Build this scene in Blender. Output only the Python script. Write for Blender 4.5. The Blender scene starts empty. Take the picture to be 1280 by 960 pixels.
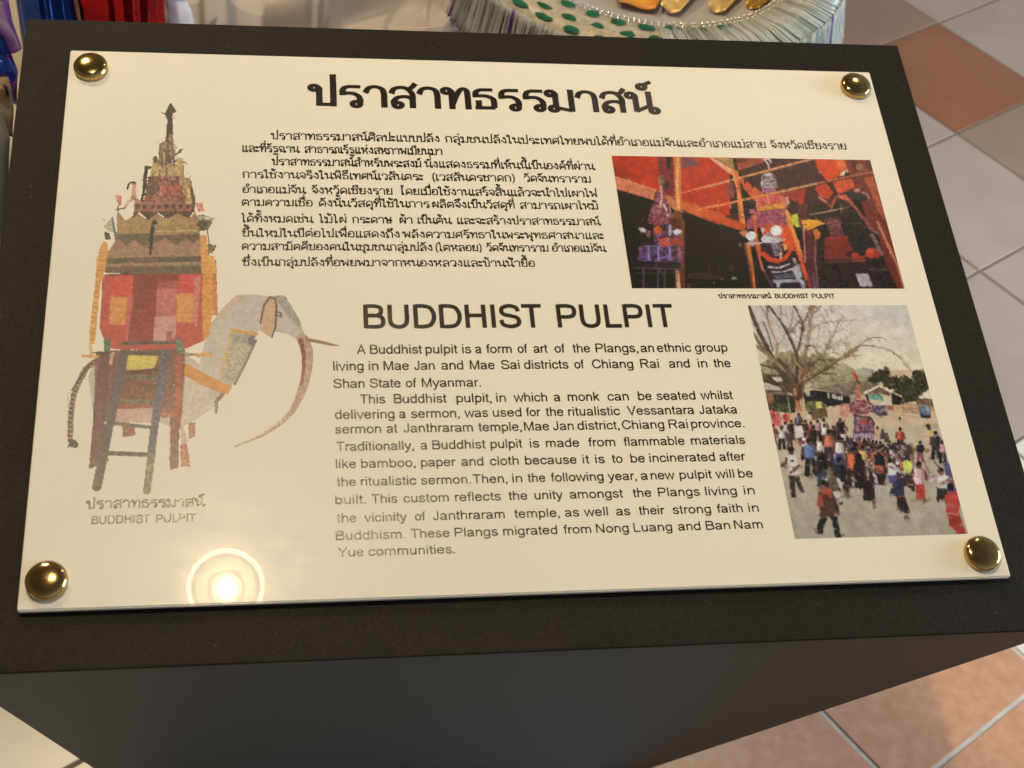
import bpy, bmesh, math, random
import numpy as np
from mathutils import Matrix, Vector

# ------------------------------------------------------------------ camera, world, lamps, exposure
sc = bpy.context.scene
COL = sc.collection
rad = math.radians


def rx(a):
    c, s = math.cos(a), math.sin(a)
    return np.array([[1, 0, 0], [0, c, -s], [0, s, c]])


def rz(a):
    c, s = math.cos(a), math.sin(a)
    return np.array([[c, -s, 0], [s, c, 0], [0, 0, 1]])


EYE = np.array([0.0, 0.0, 1.5173])            # camera position, floor is z = 0
FPX = 1696.6                                  # focal length for a frame 1280 wide
VIEW = rz(0.15498) @ rx(0.80233) @ np.array([[1, 0, 0], [0, 0, -1], [0, 1, 0]], float)

cam_data = bpy.data.cameras.new('camera')
cam_data.sensor_width = 36.0
cam_data.lens = FPX / 1280 * 36.0
cam_data.clip_start = 0.02
cam_data.clip_end = 200
cam_data.dof.use_dof = True
cam_data.dof.focus_distance = 1.06
cam_data.dof.aperture_fstop = 12
cam = bpy.data.objects.new('camera', cam_data)
COL.objects.link(cam)
Rb = (np.diag([1, -1, -1]) @ VIEW).T
mw = Matrix.Identity(4)
for r_ in range(3):
    for c_ in range(3):
        mw[r_][c_] = Rb[r_, c_]
    mw[r_][3] = EYE[r_]
cam.matrix_world = mw
sc.camera = cam

world = bpy.data.worlds.new('World')
sc.world = world
world.use_nodes = True
wn = world.node_tree
bg = wn.nodes['Background']
# a dim room all round: darker above, a cooler, brighter side towards the window on the right
tc = wn.nodes.new('ShaderNodeTexCoord')
sep = wn.nodes.new('ShaderNodeSeparateXYZ')
wn.links.new(tc.outputs['Generated'], sep.inputs[0])
mr = wn.nodes.new('ShaderNodeMapRange')
mr.inputs[1].default_value = -0.35
mr.inputs[2].default_value = 0.7
wn.links.new(sep.outputs['X'], mr.inputs[0])
wr = wn.nodes.new('ShaderNodeValToRGB')
wr.color_ramp.elements[0].color = (0.20, 0.155, 0.105, 1)
wr.color_ramp.elements[1].color = (0.40, 0.43, 0.46, 1)
wn.links.new(mr.outputs[0], wr.inputs[0])
# the ceiling is dark between its lamps
zr = wn.nodes.new('ShaderNodeMapRange')
zr.inputs[1].default_value = 0.25
zr.inputs[2].default_value = 0.95
zr.inputs[3].default_value = 1.0
zr.inputs[4].default_value = 0.28
wn.links.new(sep.outputs['Z'], zr.inputs[0])
wm = wn.nodes.new('ShaderNodeVectorMath')
wm.operation = 'SCALE'
wn.links.new(wr.outputs[0], wm.inputs[0])
wn.links.new(zr.outputs[0], wm.inputs['Scale'])
wn.links.new(wm.outputs[0], bg.inputs[0])
bg.inputs[1].default_value = 0.75

sc.view_settings.view_transform = 'Standard'
sc.view_settings.look = 'None'
sc.view_settings.exposure = 0.26
sc.view_settings.gamma = 1.0


def area(name, loc, target, size, power, color, size_y=None):
    d = bpy.data.lights.new(name, 'AREA')
    d.energy = power
    d.color = color
    d.size = size
    if size_y:
        d.shape = 'RECTANGLE'
        d.size_y = size_y
    else:
        d.shape = 'DISK'
    o = bpy.data.objects.new(name, d)
    o.location = loc
    o.rotation_euler = (Vector(target) - Vector(loc)).to_track_quat('-Z', 'Y').to_euler()
    COL.objects.link(o)
    return o


WARM = (1.0, 0.80, 0.54)
area('ceiling_lamp_back', (-1.05, 1.75, 2.35), (0, .8, .8), 0.26, 13, WARM)
area('ceiling_lamp_side', (0.75, 2.3, 2.65), (0.1, .8, .8), 0.12, 4, WARM)
area('window_daylight', (3.2, 1.3, 1.2), (0.3, .6, .3), 1.6, 92, (0.74, 0.89, 1.0), 1.3)

# ------------------------------------------------------------------ measuring: photo point -> place
PS = 0.75                                     # width of the stand's top board in metres
PSI, TILT = 0.22769, 0.24314
M3 = rz(PSI) @ rx(TILT)
TOP_O = EYE + np.array([-0.42035, 0.55372, -1.01675]) * PS     # front left corner of the top board
TOP_D = 0.73036 * PS                          # depth of the board up its slope
PLATE_GAP, PLATE_T = 0.0020, 0.0045
INK_H = PLATE_GAP + PLATE_T


def ray(x, y):
    d = VIEW.T @ np.array([(x - 640) / FPX, (y - 480) / FPX, 1.0])
    return d


def at(x, y, z):
    """the point at height z seen at (x, y) of the 1280 x 960 photograph"""
    d = ray(x, y)
    return EYE + d * ((z - EYE[2]) / d[2])


def at_y(x, y, Y):
    d = ray(x, y)
    return EYE + d * (Y / d[1])


MINV = M3.T


def board(x, y, h=INK_H):
    """board coordinates (across, up the slope) of the point measured at (x, y), h above the board"""
    d = MINV @ ray(x, y)
    e = MINV @ (EYE - TOP_O)
    t = (h - e[2]) / d[2]
    q = e + d * t
    return q[0], q[1]


# ------------------------------------------------------------------ helpers
def link(o, parent=None):
    COL.objects.link(o)
    if parent is not None:
        o.parent = parent
    return o


def tag(o, label=None, cat=None, group=None, kind=None):
    if label:
        o['label'] = label
    if cat:
        o['category'] = cat
    if group:
        o['group'] = group
    if kind:
        o['kind'] = kind
    return o


def empty(name, loc, rot=None):
    o = bpy.data.objects.new(name, None)
    o.empty_display_size = 0.05
    o.location = loc
    if rot is not None:
        o.rotation_euler = rot
    COL.objects.link(o)
    return o


def mesh_obj(name, verts, faces, mats, parent=None, smooth=False, fmat=None):
    me = bpy.data.meshes.new(name)
    me.from_pydata([tuple(map(float, v)) for v in verts], [], faces)
    if not isinstance(mats, (list, tuple)):
        mats = [mats]
    for m in mats:
        me.materials.append(m)
    if fmat is not None:
        me.polygons.foreach_set('material_index', fmat)
    if smooth:
        me.polygons.foreach_set('use_smooth', [True] * len(me.polygons))
    me.update()
    return link(bpy.data.objects.new(name, me), parent)


def bm_obj(name, bm, mat, parent=None, smooth=False):
    bmesh.ops.recalc_face_normals(bm, faces=bm.faces)
    me = bpy.data.meshes.new(name)
    bm.to_mesh(me)
    bm.free()
    me.materials.append(mat)
    if smooth:
        me.polygons.foreach_set('use_smooth', [True] * len(me.polygons))
    return link(bpy.data.objects.new(name, me), parent)


def lin(c):
    c = np.asarray(c, float) / 255.0
    return np.where(c <= 0.04045, c / 12.92, ((c + 0.055) / 1.055) ** 2.4)


def material(name, color, rough=0.5, metal=0.0, spec=0.5, noise=0.0, nscale=40, bump=0.0, bscale=300,
             coat=0.0, color2=None, sheen=0.0, trans=0.0, detail=6, bdist=0.001):
    m = bpy.data.materials.new(name)
    m.use_nodes = True
    nt = m.node_tree
    b = nt.nodes['Principled BSDF']
    b.inputs['Base Color'].default_value = (*color, 1)
    b.inputs['Roughness'].default_value = rough
    b.inputs['Metallic'].default_value = metal
    b.inputs['Specular IOR Level'].default_value = spec
    if coat:
        b.inputs['Coat Weight'].default_value = coat
        b.inputs['Coat Roughness'].default_value = 0.04
    if trans:
        b.inputs['Transmission Weight'].default_value = trans
    tcn = nt.nodes.new('ShaderNodeTexCoord')
    if noise or color2:
        n = nt.nodes.new('ShaderNodeTexNoise')
        n.inputs['Scale'].default_value = nscale
        n.inputs['Detail'].default_value = detail
        nt.links.new(tcn.outputs['Object'], n.inputs['Vector'])
        mix = nt.nodes.new('ShaderNodeMix')
        mix.data_type = 'RGBA'
        c2 = color2 if color2 else tuple(min(1, c * (1 + noise)) for c in color)
        c1 = color if color2 else tuple(c * (1 - noise) for c in color)
        mix.inputs[6].default_value = (*c1, 1)
        mix.inputs[7].default_value = (*c2, 1)
        rr = nt.nodes.new('ShaderNodeMapRange')
        rr.inputs[1].default_value = 0.3
        rr.inputs[2].default_value = 0.7
        nt.links.new(n.outputs[0], rr.inputs[0])
        nt.links.new(rr.outputs[0], mix.inputs[0])
        nt.links.new(mix.outputs[2], b.inputs['Base Color'])
    if bump:
        n2 = nt.nodes.new('ShaderNodeTexNoise')
        n2.inputs['Scale'].default_value = bscale
        n2.inputs['Detail'].default_value = 4
        nt.links.new(tcn.outputs['Object'], n2.inputs['Vector'])
        bp = nt.nodes.new('ShaderNodeBump')
        bp.inputs['Strength'].default_value = bump
        bp.inputs['Distance'].default_value = bdist
        nt.links.new(n2.outputs[0], bp.inputs['Height'])
        nt.links.new(bp.outputs[0], b.inputs['Normal'])
    return m


def emitter(name, color, strength):
    m = bpy.data.materials.new(name)
    m.use_nodes = True
    b = m.node_tree.nodes['Principled BSDF']
    b.inputs['Base Color'].default_value = (*color, 1)
    b.inputs['Emission Color'].default_value = (*color, 1)
    b.inputs['Emission Strength'].default_value = strength
    return m


def lathe(name, prof, mat, parent=None, seg=48, smooth=True, wob=None):
    vs, fs = [], []
    n = len(prof)
    for k in range(seg):
        a = 2 * math.pi * k / seg
        for i, (r, z) in enumerate(prof):
            q = r * (wob(a, i) if wob else 1.0)
            vs.append((q * math.cos(a), q * math.sin(a), z))
    for k in range(seg):
        k2 = (k + 1) % seg
        for i in range(n - 1):
            fs.append((k * n + i, k2 * n + i, k2 * n + i + 1, k * n + i + 1))
    return mesh_obj(name, vs, fs, mat, parent, smooth)


def tube(pts, r, seg=8, r_end=None):
    """verts and faces of a round bar along pts"""
    vs, fs = [], []
    pts = [Vector(p) for p in pts]
    n = len(pts)
    for i, p in enumerate(pts):
        t = (pts[min(i + 1, n - 1)] - pts[max(i - 1, 0)]).normalized()
        u = t.orthogonal().normalized() if i == 0 else (u - t * u.dot(t)).normalized()
        v = t.cross(u)
        rr = r if r_end is None else r + (r_end - r) * i / (n - 1)
        for k in range(seg):
            a = 2 * math.pi * k / seg
            vs.append(p + (u * math.cos(a) + v * math.sin(a)) * rr)
    for i in range(n - 1):
        for k in range(seg):
            k2 = (k + 1) % seg
            fs.append((i * seg + k, i * seg + k2, (i + 1) * seg + k2, (i + 1) * seg + k))
    fs.append(tuple(range(seg))[::-1])
    fs.append(tuple((n - 1) * seg + k for k in range(seg)))
    return vs, fs


# ------------------------------------------------------------------ floor of square tiles
TILE = 0.30
FK = 0.30 / 0.27319
F_PHI = -2.37696
F_GX, F_GY = -2.28056 * FK, -1.30901 * FK
F_ROT = rz(F_PHI)


def floor_pt(i, j, z):
    g = F_ROT @ np.array([F_GX + i * TILE, F_GY + j * TILE, 0])
    return (g[0], g[1], z)


def tile_mat(name, c, c2, rough=0.28):
    return material(name, c, rough, noise=0.1, nscale=7, color2=c2, bump=0.15, bscale=14, bdist=0.002)


MT = [material('grout', (0.20, 0.16, 0.135), 0.8, noise=0.2, nscale=90),
      tile_mat('tile_mauve', (0.40, 0.325, 0.295), (0.46, 0.385, 0.36)),
      tile_mat('tile_terracotta', (0.27, 0.108, 0.055), (0.33, 0.14, 0.075)),
      tile_mat('tile_taupe', (0.30, 0.215, 0.165), (0.35, 0.25, 0.20)),
      tile_mat('tile_cream', (0.76, 0.73, 0.67), (0.82, 0.79, 0.74)),
      tile_mat('tile_rose', (0.53, 0.275, 0.165), (0.63, 0.36, 0.24)),
      material('pale_grout', (0.55, 0.52, 0.50), 0.7, noise=0.2, nscale=60),
      tile_mat('tile_russet', (0.30, 0.185, 0.14), (0.35, 0.225, 0.175))]
# mottled rose tiles: finer and stronger blotches
for nd in MT[5].node_tree.nodes:
    if nd.type == 'TEX_NOISE' and nd.inputs['Scale'].default_value == 7:
        nd.inputs['Scale'].default_value = 55
fv, ff, fm = [], [], []
I0, I1, J0, J1 = -14, 13, -13, 14
gw = 0.0030 / TILE
for i in range(I0, I1):
    for j in range(J0, J1):
        if i == 0:
            k = (2, 3, 7)[j % 3]
        elif i in (4, 5):
            k = 5
        elif i >= 6 or (i < 4 and i > 1 and j > 2):
            k = 4
        else:
            k = 1
        b0 = len(fv)
        fv += [floor_pt(i, j, 0), floor_pt(i + 1, j, 0), floor_pt(i + 1, j + 1, 0), floor_pt(i, j + 1, 0)]
        ff.append((b0, b0 + 1, b0 + 2, b0 + 3))
        fm.append(6 if i in (3, 4, 5) and j >= 3 else 0)
        b0 = len(fv)
        for (a, b, z, s) in ((i, j, 0.0002, 1.0), (i, j, 0.0016, 1.35)):
            g1 = gw * s
            fv += [floor_pt(a + g1, b + g1, z), floor_pt(a + 1 - g1, b + g1, z),
                   floor_pt(a + 1 - g1, b + 1 - g1, z), floor_pt(a + g1, b + 1 - g1, z)]
        ff.append((b0 + 4, b0 + 5, b0 + 6, b0 + 7))
        fm.append(k)
        for q in range(4):
            q2 = (q + 1) % 4
            ff.append((b0 + q, b0 + q2, b0 + 4 + q2, b0 + 4 + q))
            fm.append(k)
floor = mesh_obj('floor', fv, ff, MT, None, fmat=fm)
tag(floor, kind='structure')

# ------------------------------------------------------------------ black stand with a sloping top
BLACK_TOP = material('black_laminate', (0.0135, 0.0122, 0.0102), 0.62, spec=0.13, noise=0.35, nscale=420,
                     bump=0.5, bscale=900, bdist=0.0006)
BLACK_SIDE = material('black_side', (0.0225, 0.0170, 0.0132), 0.55, spec=0.22, noise=0.08, nscale=60, bump=0.12, bscale=500,
                      bdist=0.0004)


def speckle(m, scale, lo, hi, c):
    """sparse pale grains and dust in a finish"""
    nt = m.node_tree
    b = nt.nodes['Principled BSDF']
    tcn = nt.nodes.new('ShaderNodeTexCoord')
    n = nt.nodes.new('ShaderNodeTexNoise')
    n.inputs['Scale'].default_value = scale
    n.inputs['Detail'].default_value = 3
    nt.links.new(tcn.outputs['Object'], n.inputs['Vector'])
    r = nt.nodes.new('ShaderNodeMapRange')
    r.inputs[1].default_value = lo
    r.inputs[2].default_value = hi
    nt.links.new(n.outputs[0], r.inputs[0])
    mix = nt.nodes.new('ShaderNodeMix')
    mix.data_type = 'RGBA'
    mix.inputs[7].default_value = (*c, 1)
    src = b.inputs['Base Color'].links[0].from_socket
    nt.links.new(src, mix.inputs[6])
    nt.links.new(r.outputs[0], mix.inputs[0])
    nt.links.new(mix.outputs[2], b.inputs['Base Color'])


speckle(BLACK_TOP, 820, 0.64, 0.95, (0.07, 0.065, 0.056))
speckle(BLACK_TOP, 230, 0.755, 0.78, (0.16, 0.15, 0.13))
speckle(BLACK_SIDE, 210, 0.735, 0.76, (0.12, 0.11, 0.10))


def on_top(u, v, h=0.0):
    return TOP_O + M3 @ np.array([u, v, h])


FL, FR = on_top(0, 0), on_top(PS, 0)
BR_, BL_ = on_top(PS, TOP_D), on_top(0, TOP_D)
ex = (FR - FL) / PS
back = np.cross([0, 0, 1], ex)
lean = rad(21)
down = np.array([0, 0, -1]) * math.cos(lean) + back * math.sin(lean)
ln = (FL[2] - 0.004) / math.cos(lean)
bfl = FL + down * ln + ex * (0.042 * ln)
bfr = FR + down * ln - ex * (0.165 * ln)
mid = back * 0.42
bbl, bbr = bfl + mid, bfr + mid
stand_root = empty('display_stand', tuple((bfl + bfr + bbl + bbr) / 4 * np.array([1, 1, 0]) + np.array([0, 0, 0.004])))
sl = np.array(stand_root.location)
TB = 0.016                                   # thickness of the top board
nrm = M3 @ np.array([0, 0, 1.0])


def slab(bm, pts_a, pts_b):
    va = [bm.verts.new(tuple(p)) for p in pts_a]
    vb = [bm.verts.new(tuple(p)) for p in pts_b]
    bm.faces.new(va)
    bm.faces.new(vb[::-1])
    for k in range(4):
        k2 = (k + 1) % 4
        bm.faces.new((va[k], vb[k], vb[k2], va[k2]))


bm = bmesh.new()
t4 = [FL - sl, FR - sl, BR_ - sl, BL_ - sl]
b4 = [p - nrm * 0.0022 for p in t4]
slab(bm, b4, t4)
bmesh.ops.bevel(bm, geom=list(bm.edges), offset=0.0007, segments=2, affect='EDGES')
bm_obj('top_board', bm, BLACK_TOP, stand_root)
# body hangs straight from the board, a hair's breadth inside its edge
ins = 0.0012
c4 = [FL + ex * ins + M3 @ np.array([0, ins, 0]), FR - ex * ins + M3 @ np.array([0, ins, 0]),
      BR_ - ex * ins - M3 @ np.array([0, ins, 0]), BL_ + ex * ins - M3 @ np.array([0, ins, 0])]
u4 = [p - nrm * 0.0024 - sl for p in c4]
l4 = [bfl + ex * ins - sl, bfr - ex * ins - sl, bbr - ex * ins - sl, bbl + ex * ins - sl]
bm = bmesh.new()
slab(bm, l4, u4)
bm_obj('body', bm, BLACK_SIDE, stand_root)
tag(stand_root, 'black wooden stand with a sloping top and inward leaning front', 'stand')

# ------------------------------------------------------------------ the sign plate
pc = [board(88, 63), board(1088.5, 89), board(1262, 721), board(21, 764)]
PU0 = (pc[0][0] + pc[3][0]) / 2
PU1 = (pc[1][0] + pc[2][0]) / 2
PV0 = (pc[2][1] + pc[3][1]) / 2
PV1 = (pc[0][1] + pc[1][1]) / 2
PCU, PCV = (PU0 + PU1) / 2, (PV0 + PV1) / 2
sign = bpy.data.objects.new('information_sign', None)
sign.empty_display_size = 0.05
COL.objects.link(sign)
sm = Matrix.Identity(4)
for r_ in range(3):
    for c_ in range(3):
        sm[r_][c_] = M3[r_, c_]
    sm[r_][3] = on_top(PCU, PCV)[r_]
sign.matrix_world = sm
tag(sign, 'cream acrylic sign about a Buddhist pulpit held by four brass caps', 'sign')

PLATE_ALB = np.array([0.785, 0.75, 0.675])
ACRYL = material('cream_acrylic', tuple(PLATE_ALB), 0.010, spec=0.5, noise=0.012, nscale=5)
nt = ACRYL.node_tree
# faint wipe marks and dust that only show where a lamp is mirrored
tcn = nt.nodes.new('ShaderNodeTexCoord')
mp = nt.nodes.new('ShaderNodeMapping')
mp.inputs['Scale'].default_value = (14, 60, 1)
mp.inputs['Rotation'].default_value = (0, 0, rad(-12))
n1 = nt.nodes.new('ShaderNodeTexNoise')
n1.inputs['Scale'].default_value = 1.6
n1.inputs['Detail'].default_value = 5
nt.links.new(tcn.outputs['Object'], mp.inputs[0])
nt.links.new(mp.outputs[0], n1.inputs['Vector'])
bp = nt.nodes.new('ShaderNodeBump')
bp.inputs['Strength'].default_value = 0.05
bp.inputs['Distance'].default_value = 0.0005
nt.links.new(n1.outputs[0], bp.inputs['Height'])
nt.links.new(bp.outputs[0], nt.nodes['Principled BSDF'].inputs['Normal'])
# a thin uneven film of smudges over the gloss
sm1 = nt.nodes.new('ShaderNodeTexNoise')
sm1.inputs['Scale'].default_value = 9
sm1.inputs['Detail'].default_value = 7
sm1.inputs['Distortion'].default_value = 1.2
nt.links.new(mp.outputs[0], sm1.inputs['Vector'])
mp.inputs['Scale'].default_value = (5, 14, 1)
smr = nt.nodes.new('ShaderNodeMapRange')
smr.inputs[1].default_value = 0.35
smr.inputs[2].default_value = 0.75
smr.inputs[3].default_value = 0.03
smr.inputs[4].default_value = 0.20
nt.links.new(sm1.outputs[0], smr.inputs[0])
nt.links.new(smr.outputs[0], nt.nodes['Principled BSDF'].inputs['Coat Weight'])
nt.nodes['Principled BSDF'].inputs['Coat Roughness'].default_value = 0.23

bm = bmesh.new()
hu, hv = (PU1 - PU0) / 2, (PV1 - PV0) / 2
slab(bm, [(-hu, -hv, PLATE_GAP), (hu, -hv, PLATE_GAP), (hu, hv, PLATE_GAP), (-hu, hv, PLATE_GAP)],
     [(-hu, -hv, INK_H), (hu, -hv, INK_H), (hu, hv, INK_H), (-hu, hv, INK_H)])
bmesh.ops.bevel(bm, geom=list(bm.edges), offset=0.0009, segments=3, affect='EDGES')
bm_obj('acrylic_panel', bm, ACRYL, sign)

drg = random.Random(21)
dv, df = [], []
for q in range(70):
    du, dvv = drg.uniform(-hu, hu), drg.uniform(-hv, hv)
    dr = drg.uniform(.00018, .00045)
    ang = drg.uniform(0, 6.28)
    b0 = len(dv)
    dv.append((du, dvv, INK_H + .0005))
    for k in range(6):
        t = ang + k * math.pi / 3
        rr = dr * drg.uniform(.6, 1.4) * (2.2 if q % 9 == 0 and k in (0, 3) else 1)
        dv.append((du + rr * math.cos(t), dvv + rr * math.sin(t), INK_H + .00022))
    for k in range(6):
        df.append((b0, b0 + 1 + k, b0 + 1 + (k + 1) % 6))
dust = mesh_obj('dust', dv, df, material('pale_dust', (0.85, 0.83, 0.78), 0.7), sign)
dust['kind'] = 'stuff'

BRASS = material('polished_brass', (0.52, 0.36, 0.13), 0.12, metal=1.0, noise=0.16, nscale=160, bump=0.10, bscale=260,
                 bdist=0.0005)
cap_prof = []
CR, CH = 0.0128, 0.0052
cap_prof += [(0.004, -INK_H), (0.004, 0.0), (CR, 0.0002), (CR + 0.0003, 0.0010), (CR + 0.0003, CH - 0.0008), (CR - 0.0004, CH)]
for k in range(1, 11):
    a = k / 10 * math.pi / 2
    cap_prof.append(((CR - 0.0005) * math.cos(a) + 0.00001, CH + 0.0030 * math.sin(a)))
cap0 = None
for (x, y) in ((113, 81), (1070.5, 105), (1229.5, 690.5), (57.5, 724)):
    if cap0 is None:
        cap0 = lathe('brass_cap', cap_prof, BRASS, sign, 64)
        o = cap0
    else:
        o = cap0.copy()
        COL.objects.link(o)
        o.parent = sign
    u, v = board(x, y, INK_H + 0.005)
    o.location = (u - PCU, v - PCV, INK_H)

# ------------------------------------------------------------------ lettering: single line alphabets
# every letter is a list of strokes: P = straight pieces, S = smooth curve, O = ring
LATIN = {
 'A': (66.7, 'P 4,0 33.3,69 62.6,0|P 15,24 52,24'),
 'B': (66.7, 'P 12,0 12,71.6|S 12,67 24,67 36,67 51,63 55,53 51,42 38,38 24,38 12,38|S 12,38 40,38 56,33 60,20 56,8.5 42,4.6 26,4.6 12,4.6'),
 'C': (72.2, 'S 65,49 60,60 50,66 38,67.5 20,60 10,36 20,11 38,4 52,7 62,15 66,26'),
 'D': (72.2, 'P 12,0 12,71.6|S 12,67 34,67 52,62 61,48 63,36 61,23 52,9.5 34,4.6 12,4.6'),
 'H': (72.2, 'P 12.5,0 12.5,71.6|P 59.7,0 59.7,71.6|P 12.5,38 59.7,38'),
 'I': (27.8, 'P 14,0 14,71.6'),
 'J': (50, 'S 37.5,71.6 37.5,50 37.5,20 33,8 23,4 12,8 7.5,21'),
 'L': (55.6, 'P 12,71.6 12,4.6 53,4.6'),
 'M': (83.3, 'P 11.5,0 11.5,71.6|P 13.5,71 41.6,3 69.8,71|P 71.8,0 71.8,71.6'),
 'N': (72.2, 'P 12,0 12,71.6|P 60,0 60,71.6|P 14,70 58,2'),
 'P': (66.7, 'P 12,0 12,71.6|S 12,67 24,67 38,67 53,63 58,51 53,37 38,33 24,33 12,33'),
 'R': (72.2, 'P 12,0 12,71.6|S 12,67 26,67 42,67 57,63 61,52 57,40 42,36 26,36 12,36|S 38,36 47,29 54,16 64,0'),
 'S': (66.7, 'S 58,50 53,62 34,67.5 15,62 10.5,51 17,41 34,37 53,31 59,19 53,8.5 34,4 14,9.5 7.5,24'),
 'T': (61.1, 'P 30.5,0 30.5,67|P 2,67 59,67'),
 'U': (72.2, 'S 12.5,71.6 12.5,50 12.5,26 18,10 36,4 54,10 59.5,26 59.5,50 59.5,71.6'),
 'V': (66.7, 'P 4,71.6 33.3,2 62.6,71.6'),
 'Y': (66.7, 'P 4,71.6 33.3,33 62.6,71.6|P 33.3,35 33.3,0'),
 'a': (55.6, 'S 7,37 13,45 27,47.8 40,44 43.5,34 43.5,14 45,5 49,0|S 43.5,29 30,26.5 14,23 7.5,13 13,5.5 24,4 37,9 43.5,20'),
 'b': (55.6, 'P 10.5,0 10.5,71.6|S 10.5,26 14,40 28,47.5 43,41 47.5,26 43,10 28,4 14,12 10.5,26'),
 'c': (50, 'S 45,34 39,44 27,47.5 12,41 7.5,26 12,10 27,4 39,8.5 45.5,19'),
 'd': (55.6, 'P 45,0 45,71.6|S 45,26 41.5,40 28,47.5 12.5,41 8,26 12.5,10 28,4 41.5,12 45,26'),
 'e': (55.6, 'P 8,27.5 48,27.5|S 47.5,27.5 43,41 28,47.5 13,42 8,26 13,10 28,4 41,8 47,17'),
 'f': (27.8, 'S 28,67 20,67 14,61 13.5,50 13.5,25 13.5,0|P 2,47.5 26,47.5'),
 'g': (55.6, 'S 45,51.9 45,20 45,0 40,-12.5 26,-16.5 13,-13 9.5,-5|S 45,26 41.5,40 28,47.5 12.5,41 8,26 12.5,10 28,4 41.5,12 45,26'),
 'h': (55.6, 'P 11,0 11,71.6|S 11,30 16,42 29,47.5 41,43 44.5,32 44.5,16 44.5,0'),
 'i': (22.2, 'P 11,0 11,51.9|P 11,61.6 11,71.6'),
 'k': (50, 'P 11,0 11,71.6|P 43,51.9 12,21|P 23,31 46,0'),
 'l': (22.2, 'P 11,0 11,71.6'),
 'm': (83.3, 'P 11,0 11,51.9|S 11,31 15,42 26,47.5 37,43 41,32 41,16 41,0|S 41,31 45,42 56,47.5 68,43 72,32 72,16 72,0'),
 'n': (55.6, 'P 11,0 11,51.9|S 11,30 16,42 29,47.5 41,43 44.5,32 44.5,16 44.5,0'),
 'o': (55.6, 'S 27.8,47.6 42.5,41 48,26 42.5,10.5 27.8,4 13,10.5 7.8,26 13,41 27.8,47.6'),
 'p': (55.6, 'P 10.5,-20 10.5,51.9|S 10.5,26 14,40 28,47.5 43,41 47.5,26 43,10 28,4 14,12 10.5,26'),
 'r': (33.3, 'P 11,0 11,51.9|S 11,28 14.5,41 23,46.5 34,45'),
 's': (50, 'S 41.5,37 37,44.5 25,47.8 13,44 9.5,37 16,29 27,26 39,21.5 42.5,14 37,6 25,4 12,7.5 7,17'),
 't': (27.8, 'S 13,66 13,45 13,30 13,11 17,5 26,5|P 2,47.5 26,47.5'),
 'u': (55.6, 'S 11,51.9 11,36 11,20 15,8.5 26,4.2 39,10 44.5,22|P 44.5,0 44.5,51.9'),
 'v': (50, 'P 4,51.9 25,2 46,51.9'),
 'w': (72.2, 'P 3,51.9 19.5,2 36,49 52.5,2 69,51.9'),
 'y': (50, 'P 4,51.9 25.5,3|S 46,51.9 33,18 26,0 20,-12 13,-17 5,-15.5'),
 ',': (27.8, 'P 13,9.5 13,0|P 15,5 9,-12'),
 '.': (27.8, 'P 13,0 13,10'),
}
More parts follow.
